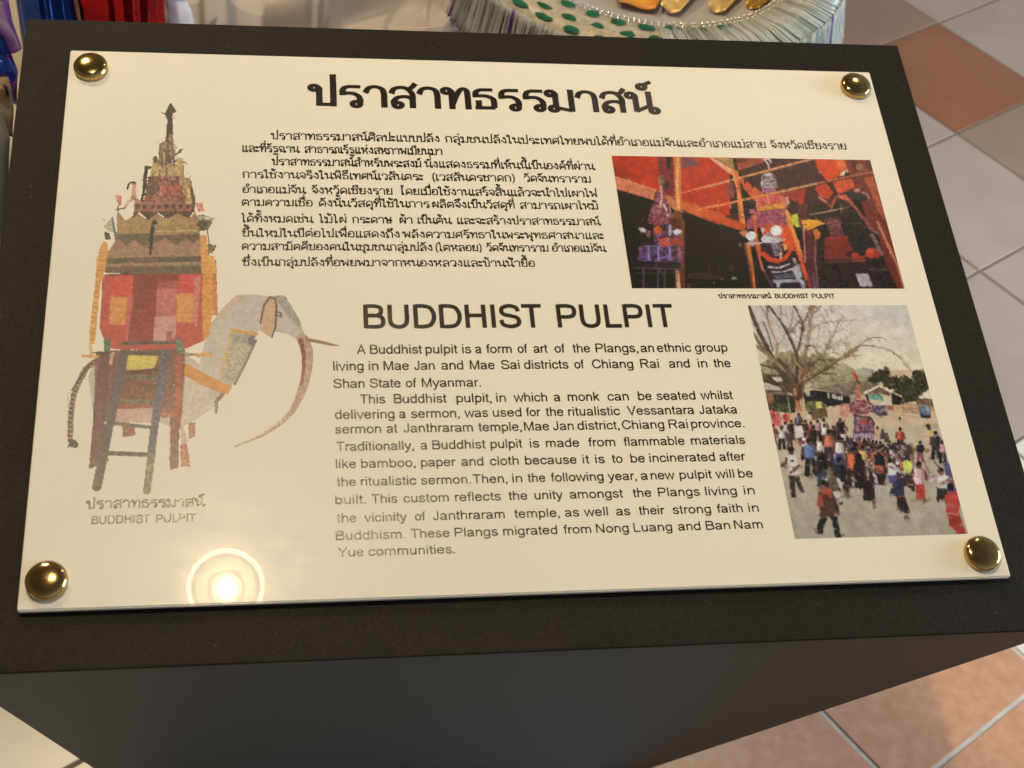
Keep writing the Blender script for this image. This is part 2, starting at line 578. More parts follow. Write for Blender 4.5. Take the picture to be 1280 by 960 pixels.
# Thai: letter body 100 high; names after ^ sit over the letter before, names after _ below it
_KO = 'P 15,0 15,48|S 15,48 14,60 4,66|S 4,66 14,84 38,91 62,84 70,62 70,30 70,0'
_ARCH = 'S 4,62 14,84 34,91 54,82 60,60 60,30 60,0'
THAI = {
 'ก': (86, _KO),
 'ข': (84, 'O 14,80,9|S 22,86 31,78 27,62 18,50 18,36 18,9|P 9,9 74,9|P 67,9 67,100'),
 'ค': (88, 'S 14,0 11,40 14,66 26,84 44,91 62,84 73,64 73,30 73,0|O 42,44,9|S 36,36 22,26 13,6'),
 'ฆ': (92, 'O 13,82,8|S 20,86 29,78 25,62 18,50 20,34 22,14|O 20,12,9|P 28,12 75,26|P 75,0 75,100'),
 'ง': (72, 'O 38,80,9|S 47,82 53,60 56,30 55,9|P 60,9 46,9|S 50,9 30,22 18,36 4,50'),
 'จ': (76, 'S 4,64 14,84 34,91 54,84 64,62 63,30 56,8|P 58,6 42,14|O 28,38,9|S 36,32 46,18 58,6'),
 'ฉ': (92, 'S 4,62 12,82 34,91 56,84 66,62 67,30 67,12|O 24,40,9|S 26,30 27,18 28,8|P 27,8 60,18|O 76,13,9'),
 'ช': (86, 'O 12,80,9|S 20,86 29,78 26,62 17,50 17,36 17,9|P 9,9 72,9|S 66,9 66,40 64,58 52,68 56,78 66,82 84,100'),
 'ซ': (88, 'O 10,78,8|S 17,84 24,90 28,78 34,88 32,66 19,50 19,36 19,9|P 11,9 74,9|S 68,9 68,40 66,58 54,68 58,78 68,82 86,100'),
 'ฐ': (78, 'S 64,88 40,88 16,86 12,72 24,64 50,60 64,46 64,22 56,10 44,8|O 36,14,8|S 8,-12 22,-30 36,-18 48,-34 62,-26 66,-10'),
 'ณ': (116, 'O 15,12,9|S 20,22 20,36 18,48 8,62 20,86 40,91 56,80 58,50 58,9|P 58,9 88,26|P 90,100 90,22|O 100,12,9'),
 'ด': (88, 'S 14,0 11,40 14,66 26,84 44,91 62,84 73,64 73,30 73,0|O 40,36,9|S 33,28 24,18 16,4'),
 'ต': (92, 'S 14,0 10,40 13,68 26,88 36,88 44,78 52,88 62,88 74,68 77,30 76,0|O 42,40,9|S 35,32 24,22 15,5'),
 'ถ': (88, 'O 20,12,9|S 22,22 22,34 18,50 4,64 14,84 38,91 62,84 72,62 72,30 72,0'),
 'ท': (90, 'O 13,80,9|S 22,86 28,78 28,60 28,0|S 28,18 44,64 56,86 66,91 75,82 77,60 77,0'),
 'ธ': (80, 'S 66,89 44,89 28,88 17,82 12,72 12,54|S 12,61 30,62 48,60 62,52 67,40 67,9|P 8,9 70,9|P 20,9 20,42'),
 'น': (96, 'O 13,80,9|S 22,86 28,78 28,60 28,6|P 26,9 68,32|S 72,100 72,60 72,30 76,20|O 84,13,9'),
 'บ': (86, 'O 13,80,9|S 22,86 28,78 28,60 28,9|P 18,9 76,9|P 70,0 70,100'),
 'ป': (86, 'O 13,80,9|S 22,86 28,78 28,60 28,9|P 18,9 76,9|P 70,0 70,142'),
 'ผ': (90, 'O 28,78,9|S 20,84 13,70 13,40 15,4|P 15,6 44,52 73,6|P 74,0 74,100'),
 'ฟ': (96, 'O 12,80,9|S 20,86 26,76 26,40 28,4|P 28,6 52,58 76,6|P 78,0 78,142'),
 'พ': (96, 'O 12,80,9|S 20,86 26,76 26,40 28,4|P 28,6 52,58 76,6|P 78,0 78,100'),
 'ภ': (90, 'O 11,12,9|S 20,14 24,26 22,46 6,64 16,84 40,91 64,84 74,62 74,30 74,0'),
 'ม': (92, 'O 13,80,9|S 22,86 28,78 28,60 28,20|O 20,12,9|P 26,18 76,4|P 77,0 77,100'),
 'ย': (84, 'O 20,80,9|S 11,76 9,62 20,54 34,50 18,44 14,30 14,9|P 8,9 74,9|P 68,0 68,100'),
 'ร': (76, 'S 66,89 44,89 28,88 17,82 12,70 12,50|S 12,59 30,60 46,58 60,46 64,30 63,18|O 52,13,9'),
 'ล': (86, 'S 6,62 16,84 38,91 60,84 70,62 70,30 70,0|S 70,40 52,50 26,46 13,28 15,12|O 25,13,9'),
 'ว': (76, 'S 4,62 14,84 36,91 56,82 64,60 62,22|O 52,13,9'),
 'ศ': (90, 'S 14,0 11,40 14,66 26,84 44,91 62,84 73,64 73,30 73,0|O 42,44,9|S 36,36 22,26 13,6|S 58,86 70,90 84,108'),
 'ษ': (96, 'O 13,80,9|S 22,86 28,78 28,60 28,9|P 18,9 76,9|P 70,0 70,100|O 46,50,8|S 54,46 72,42 92,52'),
 'ส': (86, 'S 6,62 16,84 38,91 56,84 70,62 70,30 70,0|S 70,40 52,50 26,46 13,28 15,12|O 25,13,9|S 54,82 68,90 82,110'),
 'ห': (96, 'O 13,80,9|S 22,86 28,78 28,60 28,0|S 28,30 50,44 62,60 66,70|O 70,80,9|S 46,44 64,40 76,28 78,0'),
 'อ': (82, 'S 8,66 18,84 38,91 58,84 68,62 68,34 64,9|P 66,9 14,9|S 14,9 9,26 10,44|O 19,52,9'),
 'ะ': (52, 'O 12,72,8|S 18,64 30,62 42,82|O 12,20,8|S 18,12 30,10 42,30'),
 'า': (76, _ARCH), 'ำ': (76, _ARCH + '|O -22,122,11'),
 'เ': (44, 'P 16,100 16,20|O 24,13,9'), 'แ': (86, 'P 16,100 16,20|O 24,13,9|P 56,100 56,20|O 64,13,9'),
 'โ': (58, 'S 20,22 20,60 18,98 26,112 28,122 14,124 4,136|P 4,136 44,140|O 28,13,9'),
 'ใ': (58, 'S 24,22 24,70 26,110 20,128 4,126|O 8,116,9|O 32,13,9'),
 'ไ': (58, 'S 24,22 24,70 24,104 14,116 2,136|S 2,136 12,120 24,136|O 32,13,9'),
 '(': (40, 'S 34,120 18,90 13,50 18,10 34,-20'), ')': (40, 'S 8,120 24,90 29,50 24,10 8,-20'),
}
THAI_UP = {
 'ั': 'O -44,116,8|S -36,110 -20,116 -4,138', 'ิ': 'S -62,108 -52,126 -34,132 -16,126 -8,108|P -64,108 -6,108',
 'ี': 'S -62,108 -52,126 -34,132 -16,126 -8,108|P -64,108 -6,108|P -8,106 -8,146',
 'ึ': 'S -62,108 -52,126 -34,132 -16,126 -10,108|P -64,108 -8,108|O -10,132,8',
 'ื': 'S -62,108 -52,126 -34,132 -16,126 -8,108|P -64,108 -6,108|P -8,106 -8,146|P -26,114 -26,146',
 '็': 'O -48,114,8|S -56,126 -38,138 -28,126 -20,138 -4,140', '์': 'O -30,120,9|S -22,126 -14,134 2,144',
 '่': 'P -12,112 -12,140', '้': 'O -42,134,7|S -36,126 -34,114 -22,114 -8,140',
}
THAI_DOWN = {'ุ': 'O -20,-16,7|S -12,-14 -10,-26 -10,-44'}
TONE = '่้์'


def catmull(p, n=6):
    p = [np.array(q, float) for q in p]
    if len(p) < 3:
        return p
    closed = np.allclose(p[0], p[-1])
    out = []
    m = len(p)
    for i in range(m - 1):
        p0 = p[i - 1] if i > 0 else (p[-2] if closed else 2 * p[0] - p[1])
        p3 = p[i + 2] if i + 2 < m else (p[1] if closed else 2 * p[-1] - p[-2])
        for k in range(n):
            t = k / n
            a = p[i]
            b = p[i + 1]
            out.append(0.5 * (2 * a + (b - p0) * t + (2 * p0 - 5 * a + 4 * b - p3) * t * t + (3 * a - p0 - 3 * b + p3) * t ** 3))
    out.append(p[-1])
    return out


def strokes(spec):
    res = []
    for s in spec.split('|'):
        k, *r = s.split(' ')
        pts = [tuple(map(float, q.split(','))) for q in r]
        if k == 'O':
            cx, cy, rr = pts[0]
            rr *= 1.22
            n = 14
            res.append([np.array((cx + rr * math.cos(2 * math.pi * a / n), cy + rr * math.sin(2 * math.pi * a / n))) for a in range(n + 1)])
        elif k == 'S':
            res.append(catmull(pts))
        else:
            res.append([np.array(q) for q in pts])
    return res


def lay_latin(word):
    x, out = 0.0, []
    for ch in word:
        adv, spec = LATIN[ch]
        for s in strokes(spec):
            out.append([q + np.array((x, 0)) for q in s])
        x += adv
    return out


def lay_thai(word):
    x, out, lift = 0.0, [], 0.0
    for ch in word:
        if ch in THAI:
            adv, spec = THAI[ch]
            if ch == 'ำ' and lift:
                spec = spec.replace('-22,122,11', '-22,122,10')
            for s in strokes(spec):
                out.append([q + np.array((x, 0)) for q in s])
            x += adv
            lift = 0.0
        elif ch in THAI_UP:
            sh = -12 if ch in TONE else -10
            nxt = lift if ch in TONE else 0.0
            for s in strokes(THAI_UP[ch]):
                out.append([q + np.array((x + sh, nxt)) for q in s])
            lift = 36.0
        elif ch in THAI_DOWN:
            for s in strokes(THAI_DOWN[ch]):
                out.append([q + np.array((x - 4, 0)) for q in s])
    return out


class Ink:
    """collects inked strokes on the panel as narrow ribbons"""

    def __init__(self):
        self.v, self.f, self.k = [], [], 0

    def ribbon(self, pts, w, contrast=0.0):
        pts = [np.asarray(p, float) for p in pts]
        q = [pts[0]]
        for p in pts[1:]:
            if np.hypot(*(p - q[-1])) > 1e-6:
                q.append(p)
        pts = q
        if len(pts) < 2:
            return
        closed = np.hypot(*(pts[0] - pts[-1])) < 1e-5 and len(pts) > 3
        h = INK_H + 0.00005 + 0.000012 * (self.k % 7)
        self.k += 1
        n = len(pts)
        b0 = len(self.v)
        for i in range(n):
            if closed:
                a = pts[i] - pts[i - 1 if i > 0 else n - 2]
                b = pts[i + 1 if i < n - 1 else 1] - pts[i]
            else:
                a = pts[i] - pts[i - 1] if i > 0 else pts[1] - pts[0]
                b = pts[i + 1] - pts[i] if i < n - 1 else pts[-1] - pts[-2]
            a = a / (np.hypot(*a) + 1e-12)
            b = b / (np.hypot(*b) + 1e-12)
            na, nb = np.array((-a[1], a[0])), np.array((-b[1], b[0]))
            m = na + nb
            L = np.hypot(*m)
            m = na if L < 0.3 else m / L
            s = min(2.2, 1 / max(0.35, abs(m @ na))) * (1 - contrast * m[1] ** 2)
            self.v.append((pts[i][0] + m[0] * w / 2 * s, pts[i][1] + m[1] * w / 2 * s, h))
            self.v.append((pts[i][0] - m[0] * w / 2 * s, pts[i][1] - m[1] * w / 2 * s, h))
        for i in range(n - 1):
            k = b0 + 2 * i
            self.f.append((k + 1, k + 3, k + 2, k))

    def word(self, word, x0, x1, v, height, weight, thai, unit, contrast=0.0):
        """word from x0 to x1 on the line v, letters `height` tall (cap or body), strokes `weight` of that"""
        st = lay_thai(word) if thai else lay_latin(word)
        sy = height / unit
        w = weight * height
        xs = [q[0] for s in st for q in s]
        lo, hi = min(xs), max(xs)
        sx = (x1 - x0 - w) / max(hi - lo, 1e-6)
        for s in st:
            self.ribbon([(x0 + w / 2 + (q[0] - lo) * sx - PCU, v + q[1] * sy - PCV) for q in s], w, contrast)

    def build(self, name, mat, parent):
        return mesh_obj(name, self.v, self.f, mat, parent)


def ink_material(name, color=None, rough=0.25):
    """raised printing ink, glossy and slightly grainy"""
    m = bpy.data.materials.new(name)
    m.use_nodes = True
    nt = m.node_tree
    b = nt.nodes['Principled BSDF']
    b.inputs['Roughness'].default_value = rough
    b.inputs['Specular IOR Level'].default_value = 0.66 if color else 0.36
    if color:
        b.inputs['Base Color'].default_value = (*color, 1)
    else:
        ca = nt.nodes.new('ShaderNodeVertexColor')
        ca.layer_name = 'print'
        nt.links.new(ca.outputs[0], b.inputs['Base Color'])
    tcn = nt.nodes.new('ShaderNodeTexCoord')
    n2 = nt.nodes.new('ShaderNodeTexNoise')
    n2.inputs['Scale'].default_value = 2600
    n2.inputs['Detail'].default_value = 2
    nt.links.new(tcn.outputs['Object'], n2.inputs['Vector'])
    bp = nt.nodes.new('ShaderNodeBump')
    bp.inputs['Strength'].default_value = 0.5
    bp.inputs['Distance'].default_value = 0.00016
    nt.links.new(n2.outputs[0], bp.inputs['Height'])
    nt.links.new(bp.outputs[0], b.inputs['Normal'])
    return m


INK = ink_material('black_ink', (0.010, 0.007, 0.004))
INK_ART = ink_material('colour_ink', None)


def rise(x, y, h):
    """height on the panel of something h photo units tall standing at (x, y)"""
    return board(x, y - h)[1] - board(x, y)[1]


def words(ink, text, spans, base, height, weight, thai=False, contrast=0.0):
    """spans: photo x where each word starts and ends; base: a point on the line's left end"""
    unit = 100.0 if thai else 71.6
    ub, vb = board(*base)
    hh = rise(base[0], base[1], height)
    # the line runs level across the panel, so x is read along it
    for wd, (a, b) in zip(text, spans):
        ya = base[1]
        for _ in range(3):
            u, v = board(a, ya)
            ya += (v - vb) / max(1e-9, rise(a, ya, 1))
        yb = ya
        for _ in range(3):
            u, v = board(b, yb)
            yb += (v - vb) / max(1e-9, rise(b, yb, 1))
        ink.word(wd, board(a, ya)[0], board(b, yb)[0], vb, hh, weight, thai, unit, contrast)


# headings
ink = Ink()
words(ink, ['ปราสาทธรรมาสน์'], [(384.2, 827)], (388, 132.6), 28.6, 0.22, True, 0.32)
ink.build('thai_heading', INK, sign)
ink = Ink()
words(ink, ['BUDDHIST', 'PULPIT'], [(454.8, 681.8), (697.5, 846.8)], (454.8, 410.4), 29.6, 0.165)
ink.build('english_heading', INK, sign)

# Thai paragraph
TP = [
 (['ปราสาทธรรมาสน์ศิลปะแบบปลัง', 'กลุ่มชนปลังในประเทศไทยพบได้ที่อำเภอแม่จันและอำเภอแม่สาย', 'จังหวัดเชียงราย'],
  [(338.1, 550.2), (556.2, 958.7), (963.7, 1059.2)], (338.1, 174.2)),
 (['และที่รัฐฉาน', 'สาธารณรัฐแห่งสหภาพเมียนมา'], [(302.5, 375.3), (380.3, 553.4)], (302.5, 189.9)),
 (['ปราสาทธรรมาสน์สำหรับพระสงฆ์', 'นั่งแสดงธรรมที่เห็นนี้เป็นองค์ที่ผ่าน'], [(339.1, 527.6), (530.2, 744.7)], (339.1, 206.6)),
 (['การใช้งานจริงในพิธีเทศน์เวสันตระ', '(เวสสันดรชาดก)', 'วัดจันทราราม'], [(302.5, 529.7), (540.7, 644), (655, 739)], (302.5, 222.6)),
 (['อำเภอแม่จัน', 'จังหวัดเชียงราย', 'โดยเมื่อใช้งานเสร็จสิ้นแล้วจะนำไปเผาไฟ'], [(302.9, 383.1), (389.1, 491.5), (500.3, 746.6)], (302.9, 241.3)),
 (['ตามความเชื่อ', 'ดังนั้นวัสดุที่ใช้ในการ', 'ผลิตจึงเป็นวัสดุที่', 'สามารถเผาไหม้'],
  [(302.1, 391), (398.7, 537.5), (540.3, 643.8), (650, 748)], (302.1, 257.4)),
 (['ได้ทั้งหมดเช่น', 'ไม้ไผ่', 'กระดาษ', 'ผ้า', 'เป็นต้น', 'และจะสร้างปราสาทธรรมาสน์'],
  [(301, 392.5), (398.1, 433.4), (439.8, 491.9), (499.4, 515.9), (521.9, 565.6), (571.6, 751.8)], (301, 277.9)),
 (['ขึ้นใหม่ในปีต่อไปเพื่อแสดงถึง', 'พลังความศรัทธาในพระพุทธศาสนาและ'], [(302.1, 500.3), (502.8, 755.6)], (302.1, 296)),
 (['ความสามัคคีของคนในชุมชนกลุ่มปลัง', '(ไตหลอย)', 'วัดจันทราราม', 'อำเภอแม่จัน'],
  [(302.1, 541.3), (544.6, 602.6), (607.8, 686), (690.3, 758.8)], (302.1, 312.6)),
 (['ซึ่งเป็นกลุ่มปลังที่อพยพมาจากหนองหลวงและบ้านน้ำยื้อ'], [(302.1, 669.1)], (302.1, 332.4)),
]
ink = Ink()
for t, s, b in TP:
    words(ink, t, s, b, 8.5, 0.172, True, 0.15)
ink.build('thai_paragraph', INK, sign)


# English paragraph
def z1(ox, *pairs):
    return [(ox + a / 4.5714, ox + b / 4.5714) for a, b in pairs]


EP = [
 ('A Buddhist pulpit is a form of art of the Plangs, an ethnic group',
  z1(410, (165, 217), (240, 542), (558, 745), (768, 820), (842, 880), (902, 1052), (1085, 1145), (1175, 1260)) +
  z1(680, (62, 125), (163, 267), (297, 542), (553, 632), (648, 845), (865, 1052)), (446.1, 442.6)),
 ('living in Mae Jan and Mae Sai districts of Chiang Rai and in the',
  z1(410, (30, 205), (233, 290), (318, 465), (492, 612), (648, 775), (812, 955), (990, 1097), (1122, 1376)) +
  z1(680, (175, 235), (277, 513), (553, 660), (716, 836), (882, 937), (970, 1070)), (416.6, 463.3)),
 ('Shan State of Myanmar.', z1(410, (30, 210), (238, 418), (445, 510), (537, 875)), (416.6, 485.2)),
 ('This Buddhist pulpit, in which a monk can be seated whilst',
  z1(410, (180, 328), (377, 682), (735, 938), (963, 1018), (1062, 1255)) +
  z1(680, (57, 97), (137, 320), (365, 487), (540, 620), (645, 868), (897, 1085)), (449.4, 504.7)),
 ('delivering a sermon, was used for the ritualistic Vessantara Jataka',
  z1(410, (40, 382), (407, 447), (475, 755), (780, 917), (943, 1108), (1130, 1220), (1243, 1349)) +
  z1(680, (140, 438), (477, 862), (888, 1108)), (418.75, 523.9)),
 ('sermon at Janthraram temple, Mae Jan district, Chiang Rai province.',
  z1(410, (40, 305), (335, 402), (432, 830), (858, 1110), (1122, 1267)) +
  z1(680, (52, 172), (193, 435), (448, 690), (716, 825), (843, 1147)), (418.75, 542.2)),
 ('Traditionally, a Buddhist pulpit is made from flammable materials',
  z1(410, (45, 493), (530, 570), (597, 905), (930, 1115), (1155, 1210), (1247, 1439)) +
  z1(680, (252, 410), (455, 807), (843, 1152)), (419.8, 563.9)),
 ('like bamboo, paper and cloth because it is to be incinerated after',
  z1(410, (45, 162), (190, 503), (532, 735), (762, 890), (927, 1092), (1128, 1424)) +
  z1(680, (223, 265), (295, 350), (388, 452), (497, 580), (605, 980), (1005, 1157)), (419.8, 585.6)),
 ('the ritualistic sermon. Then, in the following year, a new pulpit will be',
  z1(410, (48, 162), (188, 507), (532, 818), (825, 1028), (1055, 1112), (1140, 1245), (1272, 1577)) +
  z1(680, (367, 533), (555, 597), (612, 750), (777, 965), (982, 1090), (1113, 1197)), (420.5, 608.1)),
 ('built. This custom reflects the unity amongst the Plangs living in',
  z1(410, (42, 217), (245, 398), (432, 692), (727, 990), (1030, 1142), (1182, 1344)) +
  z1(680, (148, 457), (507, 617), (655, 893), (925, 1105), (1145, 1207)), (419.2, 630.4)),
 ('the vicinity of Janthraram temple, as well as their strong faith in',
  z1(410, (48, 165), (207, 453), (497, 562), (600, 1012), (1063, 1327)) +
  z1(680, (120, 203), (230, 368), (413, 495), (542, 695), (737, 957), (988, 1138), (1172, 1230)), (420.5, 653.4)),
 ('Buddhism. These Plangs migrated from Nong Luang and Ban Nam',
  z1(410, (45, 443), (470, 697), (725, 973), (1002, 1312)) +
  z1(680, (110, 272), (300, 487), (515, 735), (768, 897), (928, 1067), (1090, 1253)), (419.8, 675.3)),
 ('Yue communities.', z1(410, (55, 205), (232, 727)), (422, 696.1)),
]
ink = Ink()
for t, s, b in EP:
    words(ink, t.split(' '), s, b, 11.6, 0.15)
ink.build('english_paragraph', INK, sign)

# captions
ink = Ink()
words(ink, ['ปราสาทธรรมาสน์'], [(898, 965)], (898, 372.9), 5.0, 0.22, True)
words(ink, ['BUDDHIST', 'PULPIT'], [(969, 1011.9), (1015.2, 1044.7)], (969, 372.9), 5.7, 0.21)
tag(ink.build('caption', INK, sign), 'tiny bold caption under the temple photo')
ink = Ink()
words(ink, ['ปราสาทธรรมาสน์'], [(106.6, 257)], (106.6, 636.4), 10.8, 0.19, True)
words(ink, ['BUDDHIST', 'PULPIT'], [(113.9, 188.4), (194.8, 245.4)], (113.9, 655.3), 10.3, 0.17)
tag(ink.build('caption', INK, sign), 'larger shiny caption under the elephant picture')


# ------------------------------------------------------------------ printed pictures
# Each picture is inked on the panel as a fine mesh of coloured cells.
PLATE_SEEN = lin((224, 204, 163))


INK_ALB = np.array([0.785, 0.735, 0.60])


def ink_colour(c, sat=0.84, gain=0.88):
    """pigment for a printed colour c as it looks beside the cream panel"""
    l = lin(c) / PLATE_SEEN * INK_ALB * gain
    g = l.mean(-1, keepdims=True)
    return np.clip(g + (l - g) * sat, 0.004, 0.95)


class Picture:
    def __init__(self, corners, step, seed, fill=None):
        pts = [board(*c) for c in corners]
        us = [p[0] for p in pts]
        vs = [p[1] for p in pts]
        if fill is not None:                   # rectangular print: mean of its edges
            self.u0, self.u1 = (us[0] + us[3]) / 2, (us[1] + us[2]) / 2
            self.v0, self.v1 = (vs[2] + vs[3]) / 2, (vs[0] + vs[1]) / 2
        else:
            self.u0, self.u1, self.v0, self.v1 = min(us), max(us), min(vs), max(vs)
        self.s = step
        self.w = int((self.u1 - self.u0) / step) + 1
        self.h = int((self.v1 - self.v0) / step) + 1
        self.rgb = np.zeros((self.h, self.w, 3))
        self.a = np.zeros((self.h, self.w))
        if fill is not None:
            self.rgb[:] = fill
            self.a[:] = 1
        self.rg = np.random.RandomState(seed)
        self.frame = (0, 0, 1.0)

    def crop(self, ox, oy, s):
        self.frame = (ox, oy, s)

    def xy(self, pts):
        ox, oy, s = self.frame
        out = []
        for x, y in pts:
            u, v = board(ox + x / s, oy + y / s)
            out.append(((u - self.u0) / self.s, (self.v1 - v) / self.s))
        return np.array(out)

    def put(self, x0, y0, cov, c):
        """blend colour c (or a colour field) with coverage cov at canvas offset"""
        hh, ww = cov.shape
        a = cov[..., None]
        t = self.rgb[y0:y0 + hh, x0:x0 + ww]
        t[:] = t * (1 - a) + np.asarray(c, float) * a
        b = self.a[y0:y0 + hh, x0:x0 + ww]
        b[:] = np.maximum(b, cov)

    def box(self, q, m):
        x0, y0 = np.floor(q.min(0) - m).astype(int)
        x1, y1 = np.ceil(q.max(0) + m).astype(int) + 1
        return max(0, x0), max(0, y0), min(self.w, x1), min(self.h, y1)

    def mask(self, pts, rough=0.0):
        q = self.xy(pts)
        x0, y0, x1, y1 = self.box(q, 1 + rough)
        if x1 <= x0 or y1 <= y0:
            return None
        gx, gy = np.meshgrid(np.arange(x0, x1) + .0, np.arange(y0, y1) + .0)
        if rough:
            gx = gx + self.cloud(gx.shape, 3) * rough
            gy = gy + self.cloud(gy.shape, 3) * rough
        cov = np.zeros(gx.shape)
        for dx, dy in ((-.25, -.25), (.25, -.25), (-.25, .25), (.25, .25)):
            ins = np.zeros(gx.shape, bool)
            X, Y = gx + dx, gy + dy
            n = len(q)
            for i in range(n):
                xa, ya = q[i]
                xb, yb = q[(i + 1) % n]
                if ya == yb:
                    continue
                cr = ((ya > Y) != (yb > Y)) & (X < (xb - xa) * (Y - ya) / (yb - ya) + xa)
                ins ^= cr
            cov += ins * .25
        return x0, y0, cov

    def cloud(self, shape, cell):
        """soft noise in -1..1 with blotches about `cell` samples wide"""
        h, w = shape
        g = self.rg.rand(h // cell + 3, w // cell + 3) * 2 - 1
        yy = np.arange(h) / cell
        xx = np.arange(w) / cell
        yi, xi = yy.astype(int), xx.astype(int)
        fy, fx = (yy - yi)[:, None], (xx - xi)[None, :]
        fy, fx = fy * fy * (3 - 2 * fy), fx * fx * (3 - 2 * fx)
        g00, g01 = g[yi][:, xi], g[yi][:, xi + 1]
        g10, g11 = g[yi + 1][:, xi], g[yi + 1][:, xi + 1]
        return g00 * (1 - fy) * (1 - fx) + g01 * (1 - fy) * fx + g10 * fy * (1 - fx) + g11 * fy * fx

    def poly(self, pts, c, noise=.08, cell=4, rough=0.0, alpha=1.0):
        r = self.mask(pts, rough)
        if r is None:
            return
        x0, y0, cov = r
        n = self.cloud(cov.shape, cell)[..., None] * noise
        self.put(x0, y0, cov * alpha, np.clip(np.array(c, float) * (1 + n), 0, 255))

    def pal(self, pts, cols, cell=3, alpha=1.0, rough=1.0):
        """a patch of small mixed dabs of several colours"""
        r = self.mask(pts, rough)
        if r is None:
            return
        x0, y0, cov = r
        h, w = cov.shape
        cols = np.array(cols, float)
        gy, gx = max(1, h // cell + 2), max(1, w // cell + 2)
        idx = self.rg.randint(0, len(cols), (gy, gx))
        jy = (np.arange(h)[:, None] + self.cloud((h, w), 2) * cell * .8).clip(0, h - 1).astype(int) // cell
        jx = (np.arange(w)[None, :] + self.cloud((h, w), 2) * cell * .5).clip(0, w - 1).astype(int) // cell
        f = cols[idx[jy, jx]]
        jx2 = (jx + self.rg.randint(0, 2, (h, w))) % gx
        f = .68 * f + .32 * cols[idx[jy, jx2]]
        for _ in range(1):
            q_ = np.pad(f, ((1, 1), (1, 1), (0, 0)), mode='edge')
            f = .4 * f + .15 * (q_[:-2, 1:-1] + q_[2:, 1:-1] + q_[1:-1, :-2] + q_[1:-1, 2:])
        f = f * (1 + .16 * self.cloud((h, w), 2)[..., None])
        self.put(x0, y0, cov * alpha, np.clip(f, 0, 255))

    def line(self, pts, w, c, w2=None, noise=.1, alpha=1.0, ragged=0.0):
        q = self.xy(pts)
        sc_ = 1 / self.frame[2] / 1.0
        ox, oy, s = self.frame
        mx = np.mean(np.array(pts), 0)
        a, b = self.xy([mx, (mx[0], mx[1] + 10)])
        k = np.hypot(*(b - a)) / 10            # canvas samples per crop unit
        w2 = w if w2 is None else w2
        n = len(q) - 1
        for i in range(n):
            wa = (w + (w2 - w) * i / n) * k / 2
            wb = (w + (w2 - w) * (i + 1) / n) * k / 2
            p0, p1 = q[i], q[i + 1]
            x0, y0, x1, y1 = self.box(np.array([p0, p1]), max(wa, wb) + 2)
            if x1 <= x0 or y1 <= y0:
                continue
            gx, gy = np.meshgrid(np.arange(x0, x1), np.arange(y0, y1))
            d = p1 - p0
            L2 = max(d @ d, 1e-6)
            t = np.clip(((gx - p0[0]) * d[0] + (gy - p0[1]) * d[1]) / L2, 0, 1)
            dist = np.hypot(gx - p0[0] - t * d[0], gy - p0[1] - t * d[1])
            if ragged:
                dist = dist + self.cloud(dist.shape, 2) * ragged
            hw = wa + (wb - wa) * t
            cov = np.clip(hw - dist + .5, 0, 1) * np.clip(hw * 2 + .3, 0, 1)
            f = np.array(c, float) * (1 + noise * self.cloud(cov.shape, 3)[..., None])
            self.put(x0, y0, cov * alpha, np.clip(f, 0, 255))

    def blob(self, x, y, rx_, ry_, c, noise=.08, alpha=1.0):
        pts = [(x + rx_ * math.cos(t * .5236), y + ry_ * math.sin(t * .5236)) for t in range(12)]
        self.poly(pts, c, noise, 3, 0, alpha)

    def gradient(self, c0, c1, y0, y1):
        t = np.clip((np.arange(self.h) - y0 * self.h) / max(1, (y1 - y0) * self.h), 0, 1)[:, None, None]
        sel = (np.arange(self.h) >= y0 * self.h) & (np.arange(self.h) <= y1 * self.h)
        f = np.array(c0) * (1 - t) + np.array(c1) * t
        self.rgb[sel] = (f * np.ones((1, self.w, 1)))[sel]

    def fine(self, n, length, width, lo=.6, hi=1.45, tilt=None, alpha=.55, box=None, below=256):
        """fine photographic detail: many short dabs, each lighter or darker than the colour it lies on"""
        rg = self.rg
        x0b, y0b, x1b, y1b = (0, 0, 1, 1) if box is None else box
        for _ in range(n):
            x = rg.uniform(x0b, x1b) * (self.w - 1)
            y = rg.uniform(y0b, y1b) * (self.h - 1)
            if self.a[int(y), int(x)] < .5 or self.rgb[int(y), int(x)].mean() > below:
                continue
            t = rg.uniform(0, math.pi) if tilt is None else rg.normal(tilt, .35)
            L = length * rg.uniform(.4, 1.4)
            w = width * rg.uniform(.5, 1.3)
            dx, dy = math.cos(t) * L / 2, math.sin(t) * L / 2
            x0, y0 = int(max(0, x - abs(dx) - w - 1)), int(max(0, y - abs(dy) - w - 1))
            x1, y1 = int(min(self.w, x + abs(dx) + w + 2)), int(min(self.h, y + abs(dy) + w + 2))
            gx, gy = np.meshgrid(np.arange(x0, x1) - x, np.arange(y0, y1) - y)
            s = np.clip((gx * dx + gy * dy) / (dx * dx + dy * dy + 1e-6), -1, 1)
            d = np.hypot(gx - s * dx, gy - s * dy)
            cov = np.clip(w / 2 - d + .5, 0, 1) * alpha * self.a[y0:y1, x0:x1]
            c = self.rgb[int(y), int(x)] * rg.uniform(lo, hi) + rg.uniform(-7, 7, 3)
            sub = self.rgb[y0:y1, x0:x1]
            sub[:] = sub * (1 - cov[..., None]) + np.clip(c, 6, 245) * cov[..., None]

